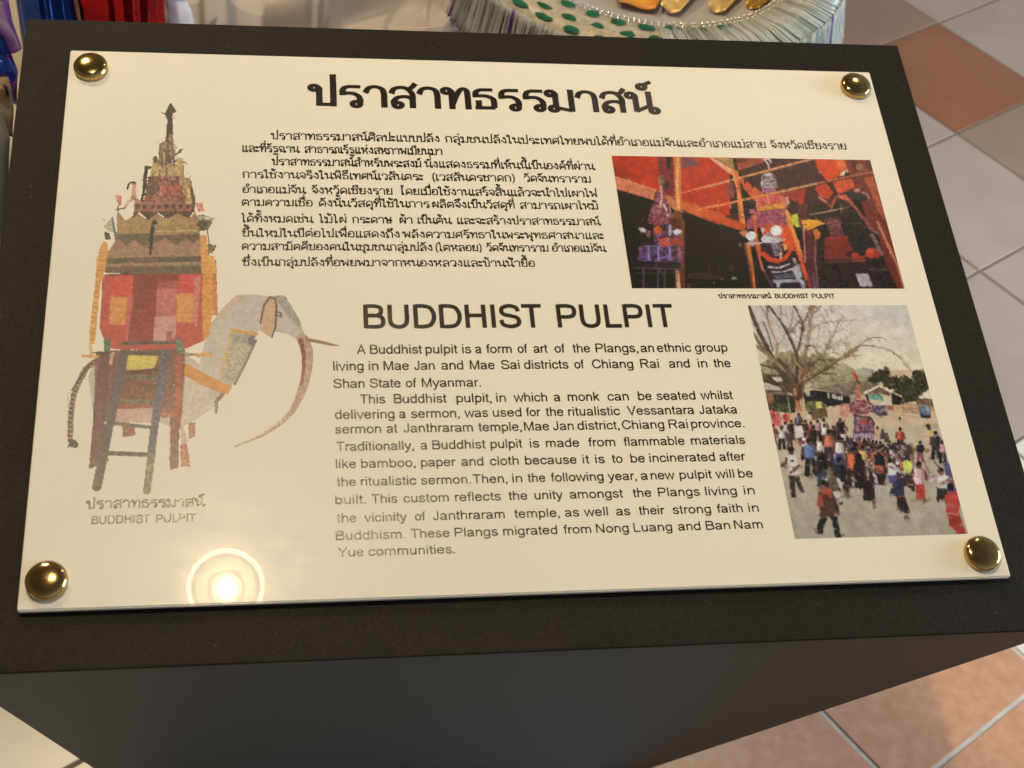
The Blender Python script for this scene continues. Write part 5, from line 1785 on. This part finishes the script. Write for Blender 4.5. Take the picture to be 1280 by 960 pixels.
p.poly([(190, 612), (500, 604), (500, 640), (180, 650)], (100, 88, 66), .25, 2)
p.line([(545, 585), (930, 575)], 10, (196, 170, 110))
p.pal([(560, 480), (900, 490), (920, 570), (560, 580)], [(170, 130, 74), (186, 148, 84), (150, 112, 70)], 4, .8)
p.poly([(340, 402), (410, 398), (890, 396), (905, 400), (862, 468), (745, 412), (655, 474), (570, 412), (480, 482), (400, 410), (340, 470)], (88, 62, 54), .2, 3)
p.pal([(480, 90), (600, 70), (760, 80), (880, 110), (925, 310), (895, 400), (350, 402), (350, 315), (440, 290)], [(132, 76, 60), (162, 86, 66), (112, 66, 52), (180, 108, 80), (146, 82, 64)], 4)
p.poly([(480, 110), (560, 90), (590, 200), (540, 250), (450, 260)], (104, 68, 54), .25, 3, 1)
p.poly([(605, 165), (780, 165), (785, 240), (620, 245)], (174, 82, 60), .15)
p.poly([(640, 80), (745, 85), (740, 130), (650, 135)], (104, 54, 44), .2)
p.line([(520, 80), (580, 95), (600, 160), (595, 245)], 14, (206, 130, 104))
p.line([(620, 160), (690, 110), (700, 80)], 12, (200, 140, 112))
p.line([(745, 80), (740, 160)], 10, (214, 160, 120))
p.poly([(350, 312), (890, 310), (895, 395), (345, 405)], (146, 90, 68), .15, 3)
for k in range(8):
    p.blob(385 + k * 66, 352 + (k % 2) * 4, 20, 14, (76, 48, 42), .2)
    p.blob(385 + k * 66, 376, 18, 6, (110, 66, 54), .2)
p.line([(355, 322), (885, 318)], 8, (176, 112, 84))
p.line([(355, 390), (885, 382)], 8, (170, 106, 80))
p.poly([(800, 110), (872, 95), (885, 200), (900, 330), (840, 335), (800, 200)], (186, 150, 92), .22, 3, 1)
p.line([(875, 190), (905, 330), (895, 400)], 24, (98, 72, 52), noise=.3)
p.line([(850, 110), (862, 320)], 24, (206, 160, 100), noise=.2)
p.line([(468, -10), (450, 100), (440, 230), (420, 300)], 32, (50, 40, 32), 22, .3, 1, .7)
p.line([(288, 195), (300, 155), (320, 132), (352, 125)], 20, (50, 40, 34), 14)
p.line([(355, 135), (350, 200), (352, 262)], 34, (216, 152, 122), 40)
p.line([(355, 275), (300, 310), (262, 372)], 34, (214, 150, 122), 22, .2)
p.line([(340, 270), (395, 310)], 34, (170, 110, 86), noise=.2)
p.poly([(168, 255), (200, 244), (244, 256), (236, 350), (205, 352)], (214, 124, 94), .15)
p.line([(185, 385), (225, 378), (260, 372)], 16, (56, 44, 38))
p.line([(205, 350), (205, 420)], 14, (120, 84, 66))
p.poly([(205, 400), (240, 440), (272, 486), (205, 520)], (166, 126, 78), .1)
p.line([(540, 495), (515, 600), (510, 700), (500, 792)], 34, (60, 49, 40), 16, .2)
p.blob(545, 510, 18, 14, (60, 49, 40))
p.blob(550, 535, 12, 12, (200, 170, 110))
p.poly([(960, 620), (1020, 612), (1048, 800), (1092, 830), (1112, 975), (975, 975)], (226, 154, 64), .1, 3)
p.line([(1025, 560), (1045, 700), (1040, 800)], 14, (150, 96, 56))
for k in range(9):
    p.line([(965, 640 + k * 38), (1040, 648 + k * 38)], 5, (180, 112, 54), alpha=.6)
    p.line([(30, 720 + k * 28), (110, 726 + k * 28)], 5, (160, 100, 50), alpha=.7)
p.pal([(915, 440), (990, 425), (1075, 460), (1080, 500), (1030, 575), (960, 590), (930, 530)], [(112, 92, 66), (84, 74, 54), (190, 170, 124), (130, 110, 74)], 3)
p.line([(940, 450), (1080, 470)], 24, (204, 182, 136), noise=.3)
p.blob(990, 520, 52, 36, (92, 80, 58), .3)
p.pal([(915, 320), (985, 315), (1000, 400), (940, 410)], [(208, 134, 104), (190, 110, 86), (220, 160, 130)], 3)
p.poly([(62, 540), (100, 500), (150, 448), (172, 600), (112, 590)], (196, 174, 132), .12, 3)
p.line([(150, 455), (170, 560), (185, 660)], 16, (100, 104, 106), 22)
p.pal([(70, 580), (130, 600), (140, 660), (80, 665)], [(64, 58, 44), (90, 80, 58)], 3)
p.line([(60, 470), (80, 485)], 12, (60, 50, 40))
p.pal([(1045, 700), (1110, 700), (1100, 745), (1075, 790), (1045, 795)], [(84, 74, 54), (150, 130, 90)], 3, 1, 2)
# spire
p.crop(*E1)
p.pal([(340, 770), (370, 690), (420, 730), (600, 740), (690, 670), (705, 885), (765, 890), (785, 975), (290, 975), (320, 900)], [(192, 157, 96), (168, 132, 82), (208, 168, 98), (152, 112, 72)], 4)
p.poly([(470, 770), (610, 760), (620, 870), (470, 870)], (172, 142, 90), .12)
p.poly([(605, 690), (650, 660), (690, 690), (690, 800), (640, 880), (610, 800)], (202, 166, 96), .15)
p.line([(690, 760), (685, 890)], 20, (150, 130, 70), noise=.2)
p.pal([(310, 880), (640, 870), (650, 975), (300, 975)], [(152, 82, 66), (112, 62, 52), (176, 100, 80), (92, 56, 46)], 3)
p.line([(430, 600), (430, 740), (440, 800), (460, 900)], 20, (206, 160, 116), noise=.2)
p.pal([(425, 520), (500, 480), (590, 490), (610, 640), (605, 760), (550, 750), (430, 770), (420, 620)], [(124, 92, 58), (160, 130, 82), (84, 64, 42), (140, 110, 70)], 3)
p.blob(535, 680, 34, 54, (86, 66, 66), .2)
p.line([(480, 620), (480, 740)], 16, (206, 170, 124))
p.line([(540, 750), (600, 680)], 14, (206, 150, 120))
p.blob(385, 690, 32, 40, (94, 68, 48), .2)
p.line([(372, 535), (420, 490), (465, 480)], 9, (124, 102, 66))
p.line([(600, 640), (660, 610)], 26, (130, 96, 70), noise=.2)
p.line([(645, 620), (655, 590), (680, 585)], 22, (96, 74, 52))
p.line([(695, 720), (742, 748)], 26, (150, 84, 72), 10)
p.line([(325, 778), (285, 795), (275, 880), (268, 975)], 36, (50, 39, 30), 36, .3, 1, .8)
p.line([(95, 960), (130, 940), (160, 950)], 22, (50, 40, 34))
p.pal([(700, 900), (770, 905), (785, 975), (690, 975)], [(206, 150, 96), (150, 130, 90)], 3)
p.poly([(525, 105), (545, 72), (560, 70), (578, 100), (622, 165), (600, 190), (576, 192), (582, 340), (585, 500), (490, 495), (502, 380), (512, 258), (500, 240), (490, 208), (442, 185), (448, 168), (488, 186)], (62, 47, 31), .2, 3)
p.line([(560, 430), (555, 560), (545, 620)], 40, (150, 122, 82), noise=.3)
p.line([(515, 470), (520, 620)], 24, (96, 72, 48), noise=.3)
p.line([(575, 200), (600, 250)], 10, (150, 80, 66))
for q_ in range(70):
    t = R.uniform(0, 1)
    x = 540 + R.uniform(-1, 1) * (40 + 210 * t)
    y = 470 + 430 * t
    p.line([(x, y), (x + R.uniform(-14, 14), y + R.uniform(30, 90))], R.uniform(7, 15), R.choice([(70, 52, 36), (96, 66, 48), (206, 172, 120), (150, 84, 66), (60, 46, 34), (186, 150, 96), (120, 88, 52)]), 4, .2, .8)
p.crop(*E2)
for q_ in range(80):
    x, y = R.uniform(450, 900), R.uniform(60, 400)
    p.line([(x, y), (x + R.uniform(-12, 12), y + R.uniform(14, 50))], R.uniform(6, 11), R.choice([(84, 52, 42), (108, 62, 50), (190, 120, 90), (66, 46, 36), (176, 96, 72)]), 4, .2, .7)
for q_ in range(60):
    x, y = R.uniform(190, 930), R.choice([628, 850, 925])
    p.line([(x, y), (x + R.uniform(10, 40), y + R.uniform(-3, 3))], R.uniform(6, 12), R.choice([(74, 60, 46), (90, 74, 58), (140, 112, 86)]), None, .2, .6)
p.fine(2600, 6, 2.0, .72, 1.22, .1, .5, (0, 0, .55, .62))
p.fine(1500, 4, 1.8, .68, 1.25, 1.5, .5, (0, 0, .55, .62))
p.fine(1600, 5, 2.0, .86, 1.12, .3, .5, (0, .5, 1, 1))
ob = p.build('elephant_picture', 0.00004, grain=.07, soft=.4)
tag(ob, 'cut-out picture of an elephant carrying a tiered pulpit and a ladder')

# ------------------------------------------------------------------ recessed lamp mirrored in the panel
qd = ray(282, 733)
qe = MINV @ (EYE - TOP_O)
qk = MINV @ qd
qt = (INK_H - qe[2]) / qk[2]
Q = EYE + qd * qt
rd = qd - 2 * (qd @ nrm) * nrm
rd = rd / np.linalg.norm(rd)
CEIL = 2.75
LP = Q + rd * ((CEIL - Q[2]) / rd[2])
lamp = empty('recessed_lamp', tuple(LP))
LAMP_ON = emitter('lamp_filament', (1.0, 0.80, 0.50), 7600)
RING_GLOW = emitter('lamp_reflector_glow', (1.0, 0.78, 0.50), 13.0)  # no source of its own: emission stands for bulb light on the reflector
BAFFLE_GLOW = emitter('lamp_baffle_glow', (1.0, 0.78, 0.5), 1.3)  # emission put in for the halo close round the bulb
WHITE_METAL = material('white_metal', (0.7, 0.68, 0.64), 0.4)
lathe('bulb', [(0.0005, 0.0), (0.009, 0.003), (0.0135, 0.014), (0.0135, 0.05)], LAMP_ON, lamp, 40)
lathe('reflector', [(0.0715, 0.008), (0.0795, 0.0)], RING_GLOW, lamp, 64)
lathe('baffle', [(0.0155, 0.05), (0.031, 0.03)], BAFFLE_GLOW, lamp, 64)
LIP_GLOW = emitter('lamp_lip_glow', (1.0, 0.72, 0.42), 1.0)  # added glow for the faint outer ring, as if the bulb lit it
lathe('lip', [(0.0385, 0.03), (0.062, 0.012)], emitter('lamp_cone_glow', (1.0, 0.8, 0.55), 0.35), lamp, 64)  # cone emits weakly in place of reflected bulb light
lathe('rim_glow', [(0.0845, 0.004), (0.094, 0.001)], LIP_GLOW, lamp, 64)
lathe('trim', [(0.096, 0.0), (0.108, -0.002), (0.110, 0.002)], WHITE_METAL, lamp, 64)
tag(lamp, 'lit round ceiling lamp with a bright ring mirrored in the sign', 'ceiling lamp')

# ------------------------------------------------------------------ cloth-covered table behind the stand
SATIN = material('grey_satin', (0.46, 0.415, 0.41), 0.45, spec=0.35, noise=0.05, nscale=9, sheen=0.3)
TZ = 0.60


def cloth_height(x, y):
    """soft folds of the cloth lying on the table"""
    h = 0.0
    for (ax, ay, bx, by, w, a) in FOLDS:
        dx, dy = bx - ax, by - ay
        L2 = dx * dx + dy * dy
        t = max(0.0, min(1.0, ((x - ax) * dx + (y - ay) * dy) / L2))
        px, py = x - ax - t * dx, y - ay - t * dy
        side = (dx * py - dy * px) / math.sqrt(L2)
        r2 = px * px + py * py
        h += a * math.exp(-r2 / (w * w)) * (1.0 if side > 0 else math.exp(-r2 / (0.012 * w * w)))
    return h


def pair(x0, y0, x1, y1, w, a):
    p, q = at(x0, y0, TZ), at(x1, y1, TZ)
    return (p[0], p[1], q[0], q[1], w, a)


FOLDS = [pair(410, 34, 450, 18, .05, 0.0340), pair(450, 18, 500, 4, .05, 0.0374), pair(500, 4, 532, 14, .05, 0.0306),
         pair(335, 24, 385, 31, .035, 0.0204), pair(555, 60, 590, 20, .05, 0.0306), pair(590, 20, 628, 14, .05, 0.0272),
         pair(532, 14, 552, 40, .04, 0.0204), pair(540, -40, 536, 12, .05, 0.0238), pair(620, 14, 640, -50, .05, 0.0340),
         pair(300, -60, 250, 30, .05, 0.0238), pair(384, -60, 384, 30, .012, 0.0068), pair(470, 60, 480, 40, .04, 0.0102),
         pair(560, 34, 600, 60, .03, 0.0136), pair(260, 60, 300, -10, .06, 0.0136)]
ca = at(160, 60, TZ)
cx0, cx1 = at(120, 40, TZ)[0], at(985, 40, TZ)[0]
cy0, cy1 = at(640, 80, TZ)[1], at(640, -420, TZ)[1]
NX, NY = 330, 230
tv, tf = [], []
for i in range(NX + 1):
    for j in range(NY + 1):
        x = cx0 + (cx1 - cx0) * i / NX
        y = cy0 + (cy1 - cy0) * j / NY
        # table runs square to the stand
        e = min(i, NX - i, j, NY - j)
        z = TZ + cloth_height(x, y)
        if e == 0:
            z = 0.05 + 0.02 * math.sin(i * 0.9 + j * 0.7)
        tv.append((x, y, z))
for i in range(NX):
    for j in range(NY):
        a = i * (NY + 1) + j
        tf.append((a, a + NY + 1, a + NY + 2, a + 1))
table = empty('draped_table', ((cx0 + cx1) / 2, (cy0 + cy1) / 2, 0.004))
tl = np.array(table.location)
mesh_obj('tablecloth', [np.array(v) - tl for v in tv], tf, SATIN, table, True)
bm = bmesh.new()
x0, x1, y0, y1 = cx0 + .03, cx1 - .03, cy0 + .03, cy1 - .03
slab(bm, [np.array(p) - tl for p in ((x0, y0, .56), (x1, y0, .56), (x1, y1, .56), (x0, y1, .56))],
     [np.array(p) - tl for p in ((x0, y0, .59), (x1, y0, .59), (x1, y1, .59), (x0, y1, .59))])
WOOD = material('table_wood', (0.25, 0.15, 0.08), 0.5)
bm_obj('tabletop', bm, WOOD, table)
for (px, py) in ((x0 + .04, y0 + .04), (x1 - .04, y0 + .04), (x1 - .04, y1 - .04), (x0 + .04, y1 - .04)):
    v_, f_ = tube([(px - tl[0], py - tl[1], 0.0), (px - tl[0], py - tl[1], .557)], .02)
    mesh_obj('leg', v_, f_, WOOD, table)
tag(table, 'table under a creased grey satin cloth behind the black stand', 'table')

# ------------------------------------------------------------------ big offering tray on the table
RZ = 0.70
edge = [(719.7, 0), (737, 10.3), (774.7, 21.3), (812.5, 27.5), (860.6, 30.3), (895, 28.2), (922.5, 20), (950, 10), (967, 3.4)]
ep = np.array([at(x, y, RZ)[:2] for x, y in edge])
so_ = np.linalg.lstsq(np.c_[2 * ep, np.ones(len(ep))], (ep ** 2).sum(1), rcond=None)[0]
tcn_ = np.array([so_[0], so_[1], RZ])
R1 = math.sqrt(so_[2] + so_[0] ** 2 + so_[1] ** 2)
R2 = np.linalg.norm(at(1052, 0, RZ) - tcn_)
pxm = np.linalg.norm(at(850, 10, RZ) - EYE) / FPX
tray = empty('offering_tray', (tcn_[0], tcn_[1], TZ + 0.002))
LINER = material('grey_liner', (0.40, 0.37, 0.37), 0.6, noise=0.05, nscale=12)
RIMM = material('beaded_rim', (0.42, 0.37, 0.29), 0.35, noise=0.25, nscale=160, bump=0.4, bscale=220)
GREEN = material('green_glass_leaf', (0.010, 0.105, 0.055), 0.18, spec=0.6, noise=0.2, nscale=60)
GLASSY = material('clear_bead', (0.82, 0.87, 0.84), 0.1, spec=0.8, trans=0.5)
SILVER = material('silver_sequin', (0.75, 0.77, 0.74), 0.2, metal=0.7)
dz = RZ - TZ - 0.002
lathe('foot', [(0.13, 0.0), (0.12, 0.02), (0.09, 0.05), (0.14, 0.066)], RIMM, tray, 48)
lathe('bowl', [(0.001, dz - 0.032), (R1 * .55, dz - 0.031), (R1 * .93, dz - 0.022), (R1 + 0.001, dz - 0.001), (R1 + .001, dz - .006),
               (R1 * .9, dz - 0.034), (R1 * .5, dz - 0.040)], LINER, tray, 96)
lathe('rim', [(R1 + 0.002, dz - 0.006), (R1 + 0.002, dz + 0.001), ((R1 + R2) / 2, dz + 0.004), (R2, dz - 0.004), (R2 - 0.004, dz - 0.016),
              (R1 + .01, dz - 0.012)], RIMM, tray, 128)
rng = random.Random(5)


def polar(px, py, z=RZ):
    q = at(px, py, z) - tcn_
    return math.atan2(q[1], q[0]), math.hypot(q[0], q[1])


# leaf shaped pieces of green glass round the rim, two staggered rows
gv, gf = [], []
AG0, AG1 = polar(560, -60)[0] - 0.25, polar(875, 44)[0]
if AG0 > 0:
    AG0 -= 2 * math.pi
leafs = 0
for row in range(3):
    a = AG0 + row * 0.085
    while a < AG1 + 0.9:
        if a < AG1 or rng.random() < .4:
            r = R1 + (R2 - R1) * (0.26 + 0.27 * row) + rng.uniform(-.002, .002)
            L, W = 0.0112 * rng.uniform(.75, 1.2), 0.0068 * rng.uniform(.75, 1.15)
            c = np.array((r * math.cos(a), r * math.sin(a), dz + 0.0046 - 0.0014 * row))
            tx = np.array((-math.sin(a), math.cos(a), 0))
            rx_ = np.array((math.cos(a), math.sin(a), 0))
            b0 = len(gv)
            gv.append(c + np.array((0, 0, .0018)))
            for k in range(10):
                t = 2 * math.pi * k / 10
                ir = rng.uniform(.82, 1.12)
                gv.append(c + tx * L * math.cos(t) * ir + rx_ * W * math.sin(t) * ir)
            for k in range(10):
                gf.append((b0, b0 + 1 + k, b0 + 1 + (k + 1) % 10))
            leafs += 1
        a += 0.16 * rng.uniform(.9, 1.1)
go = mesh_obj('green_leaf_inlay', gv, gf, GREEN, tray, True)
go['kind'] = 'stuff'
# a row of small silver sequins along the inner edge
sv, sf = [], []
for q in range(170):
    a = 2 * math.pi * (q + rng.uniform(-.25, .25)) / 170
    for rr in (R1 + .004, R1 + .010):
        c = np.array((rr * math.cos(a), rr * math.sin(a), dz + .0040))
        b0 = len(sv)
        sv.append(c + np.array((0, 0, .0016)))
        for k in range(6):
            t = math.pi * k / 3
            sv.append(c + np.array((.0016 * math.cos(t + q), .0016 * math.sin(t + q), 0)))
        for k in range(6):
            sf.append((b0, b0 + 1 + k, b0 + 1 + (k + 1) % 6))
so = mesh_obj('silver_sequins', sv, sf, SILVER, tray, True)
so['kind'] = 'stuff'
# threads of glass beads hanging round the outside
bv, bf = [], []
fmats = []
for q in range(520):
    a = 2 * math.pi * q / 520 + rng.uniform(-.004, .004)
    ln_ = rng.uniform(.060, .070)
    sw = rng.uniform(-.012, .012)
    pts = []
    for k in range(7):
        s = k / 6
        r = R2 + .0015 + rng.uniform(-.0006, .0006) + .010 * s + .004 * s * s
        pts.append((r * math.cos(a + sw * s), r * math.sin(a + sw * s), dz + .002 - ln_ * s))
    v_, f_ = tube(pts, rng.uniform(.0008, .0014), 5)
    b0 = len(bv)
    bv += v_
    bf += [tuple(b0 + i_ for i_ in f) for f in f_]
    fmats += [1 if q % 37 in (3, 4) else (2 if rng.random() < .4 else 0)] * len(f_)
# on the right the rim is crossed by short glass rods
for q in range(150):
    a = AG1 - .25 + 1.9 * q / 150 + rng.uniform(-.004, .004)
    p0, p1 = R1 + .013 + rng.uniform(0, .012 if q < 40 else .002), R2 + .002
    sk = rng.uniform(.02, .05)
    v_, f_ = tube([(p0 * math.cos(a), p0 * math.sin(a), dz + .0055), ((p0 + p1) / 2 * math.cos(a + sk / 2), (p0 + p1) / 2 * math.sin(a + sk / 2), dz + .0062),
                   (p1 * math.cos(a + sk), p1 * math.sin(a + sk), dz - .001)], rng.uniform(.0011, .0018), 5)
    b0 = len(bv)
    bv += v_
    bf += [tuple(b0 + i_ for i_ in f) for f in f_]
    fmats += [2 if rng.random() < .45 else 0] * len(f_)
PURPLE_BEAD = material('purple_bead', (0.14, 0.03, 0.30), 0.2, spec=0.6)
GREY_BEAD = material('smoky_bead', (0.45, 0.50, 0.46), 0.12, spec=0.8, trans=0.4)
bo = mesh_obj('bead_fringe', bv, bf, [GLASSY, PURPLE_BEAD, GREY_BEAD], tray, True, fmat=fmats)
bo['kind'] = 'stuff'
tag(tray, 'round tray with a green and silver beaded rim behind the stand', 'tray')

# ------------------------------------------------------------------ gold leaves lying in the tray
ORANGE = material('orange_petal', (0.62, 0.25, 0.02), 0.45, noise=0.25, nscale=30)
GOLD = material('gold_leaf', (0.78, 0.50, 0.18), 0.35, metal=0.35, noise=0.35, nscale=45, bump=0.5, bscale=70, bdist=.004)
DARKGOLD = material('dark_gold_leaf', (0.50, 0.30, 0.04), 0.25, metal=0.6, noise=0.5, nscale=50, bump=0.6, bscale=60, bdist=.004)


def petal(name, tip, root, half, mat, label, twist=0.0):
    """a pointed cupped leaf from root to tip (photo points on the liner)"""
    zz = RZ - 0.026
    p, q = at(*root, zz), at(*tip, zz)
    c = (p + q) / 2
    d = (q - p)[:2]
    L = np.hypot(*d)
    d = d / L
    nn = np.array((-d[1], d[0]))
    o = empty(name, tuple(c)) if False else None
    vs, fs = [], []
    NL, NW = 16, 8
    for i in range(NL + 1):
        t = i / NL
        e0 = min(1.0, t * L / (half * .75))
        w = half * (max(0.004, 1 - (1 - e0) ** 2) ** .5) * (1 - .9 * max(0, t - .35) ** 1.5)
        for k in range(NW + 1):
            s = k / NW * 2 - 1
            xy = p[:2] + d * L * t + nn * w * s
            z = 0.004 + .006 * s * s * (w / half) + .006 * math.sin(9 * t + 3 * s + twist) * .35 + .004 * math.sin(math.pi * t)
            vs.append((xy[0] - c[0], xy[1] - c[1], z))
    for i in range(NL):
        for k in range(NW):
            a = i * (NW + 1) + k
            fs.append((a, a + 1, a + NW + 2, a + NW + 1))
    m = mesh_obj(name, vs, fs, mat, None, True)
    m.location = tuple(c)
    md = m.modifiers.new('thickness', 'SOLIDIFY')
    md.thickness = 0.0012
    return tag(m, label, 'leaf', 'golden leaves lying in the tray')


def leaf_half(px):
    return px * pxm


petal('golden_leaf', (795, 13), (805, -70), leaf_half(43), ORANGE, 'smooth orange leaf, leftmost of the leaves in the tray', .3)
petal('golden_leaf', (836, 18), (880, -62), leaf_half(24), GOLD, 'pale gold leaf right of the smooth orange leaf', 1.2)
petal('golden_leaf', (894, 18), (945, -55), leaf_half(21), GOLD, 'crinkled gold leaf left of the dark gold one', 2.1)
petal('golden_leaf', (938, 15), (1010, -48), leaf_half(18), DARKGOLD, 'dark gold leaf nearest the glass beaded rim', 3.0)

# ------------------------------------------------------------------ foil wrapped things on the left
def foil(name, c):
    return material(name, c, 0.17, metal=0.85, noise=0.5, nscale=14, bump=0.6, bscale=20, bdist=0.008)


RED = foil('red_foil', (0.42, 0.008, 0.012))
BLUE = foil('blue_foil', (0.02, 0.06, 0.30))
PURPLE = material('purple_ribbon', (0.055, 0.006, 0.12), 0.5, noise=0.2, nscale=20)
PAPER = material('white_paper', (0.68, 0.68, 0.74), 0.6, noise=0.06, nscale=10)
CREAM = material('cream_cloth', (0.50, 0.44, 0.34), 0.8, noise=0.1, nscale=30)
BROWN = material('brown_twine', (0.14, 0.085, 0.04), 0.6, noise=0.4, nscale=60)
GREY = material('grey_board', (0.24, 0.25, 0.25), 0.5, noise=0.1, nscale=10)


def foil_roll(name, x0, x1, ybase, mat, label, dist, seedv, z0=0.34, h=0.62):
    """a crumpled upright roll of foil seen between photo columns x0 and x1, dist metres away (along y)"""
    a, b = at_y(x0, ybase, dist), at_y(x1, ybase, dist)
    r = np.linalg.norm(b - a) / 2
    c = (a + b) / 2
    rg = random.Random(seedv)
    ph = [rg.uniform(0, 6.28) for _ in range(6)]

    def wob(an, i):
        return 1 + .035 * math.sin(7 * an + ph[0] + i * .25) + .03 * math.sin(13 * an + ph[1] - i * .3) + .02 * math.sin(23 * an + ph[2])
    prof = [(r * .15, 0.0)] + [(r * (0.86 + .14 * math.sin(math.pi * k / 16) + .02 * math.sin(k * 2.1 + ph[3])), h * k / 16) for k in range(17)] + [(r * .2, h)]
    o = lathe(name, prof, mat, None, 72, True, wob)
    o.location = (c[0], c[1], z0)
    return tag(o, label, 'foil roll')


foil_roll('foil_roll', 90, 207, 20, RED, 'crumpled red foil roll behind the top left of the stand', 1.28, 3, TZ + 0.003, .42)
foil_roll('foil_roll', 26, 91, 20, BLUE, 'crumpled blue foil roll left of the red one', 1.22, 8, 0.004, .95)


def strip(name, pts, width, mat, label, cat, th=.0012, curl=0.0):
    """a band whose left and right edges pass through given photo points at given depths: pts = (xl, yl, xr, yr, depth)"""
    vs, fs = [], []
    P0 = at_y(pts[0][0], pts[0][1], pts[0][4])
    rows = []
    n = len(pts)
    for i in range(n):
        xl, yl, xr, yr, Y = pts[i]
        rows.append((at_y(xl, yl, Y), at_y(xr, yr, Y + curl)))
    fine = []
    for i in range(n - 1):
        for k in range(6):
            t = k / 6
            fine.append((rows[i][0] * (1 - t) + rows[i + 1][0] * t, rows[i][1] * (1 - t) + rows[i + 1][1] * t))
    fine.append(rows[-1])
    NW = 6
    for i, (l, r) in enumerate(fine):
        for k in range(NW + 1):
            s = k / NW
            p = l * (1 - s) + r * s
            p = p + np.array([0, -.004 * math.sin(math.pi * s) + .001 * math.sin(i * .5 + 2 * s), 0])
            vs.append(p - P0)
    for i in range(len(fine) - 1):
        for k in range(NW):
            a = i * (NW + 1) + k
            fs.append((a, a + 1, a + NW + 2, a + NW + 1))
    o = mesh_obj(name, vs, fs, mat, None, True)
    o.location = tuple(P0)
    md = o.modifiers.new('thickness', 'SOLIDIFY')
    md.thickness = th
    return tag(o, label, cat)


strip('purple_ribbon', [(-60, -60, 6, -55, 1.16), (-40, -10, 12, 4, 1.14), (-22, 20, 15, 28, 1.12), (2, 55, 25, 50, 1.10), (13, 66, 27, 62, 1.09)],
      .03, PURPLE, 'shiny purple ribbon hanging at the far left', 'ribbon')
strip('blue_streamer', [(-40, 20, 3, 46, 1.05), (-30, 60, 15, 70, 1.02), (-25, 95, 22, 92, 1.0), (-5, 98, 21, 108, .98), (8, 108, 19, 132, .95)],
      .03, BLUE, 'dark blue foil streamer under the purple ribbon', 'streamer', curl=.02)
PY = at(225, 30, TZ)[1]
strip('white_paper_cone', [(200, -60, 262, -50, PY - .012), (205, -20, 250, -14, PY - .016), (206, 0, 232, 0, PY - .02), (207, 12, 239, 12, PY - .022),
                           (208, 26, 242, 27, PY - .026), (209, 44, 243, 46, PY - .034)],
      .03, PAPER, 'folded white paper between the red foil and the grey cloth', 'paper', curl=.012)
strip('cream_cloth', [(-120, -80, 60, -80, 1.50), (-120, 40, 60, 40, 1.42), (-120, 100, 60, 100, 1.38), (-100, 200, 30, 210, 1.25), (-90, 320, 20, 330, 1.2)],
      .1, CREAM, 'pale cream cloth hanging behind the purple ribbon', 'cloth')
strip('gold_braid', [(-30, 90, 10, 98, .97), (-25, 102, 15, 108, .96), (-12, 118, 16, 140, .95), (2, 134, 15, 158, .94), (10, 158, 14, 172, .93)],
      .02, BROWN, 'brown braided cord below the blue streamer', 'cord')
strip('grey_board', [(-50, 120, 2, 136, .90), (-50, 170, 13, 172, .89), (-50, 240, 9, 245, .88), (-50, 420, -5, 420, .87)],
      .02, GREY, 'grey board at the left edge beside the stand', 'board')
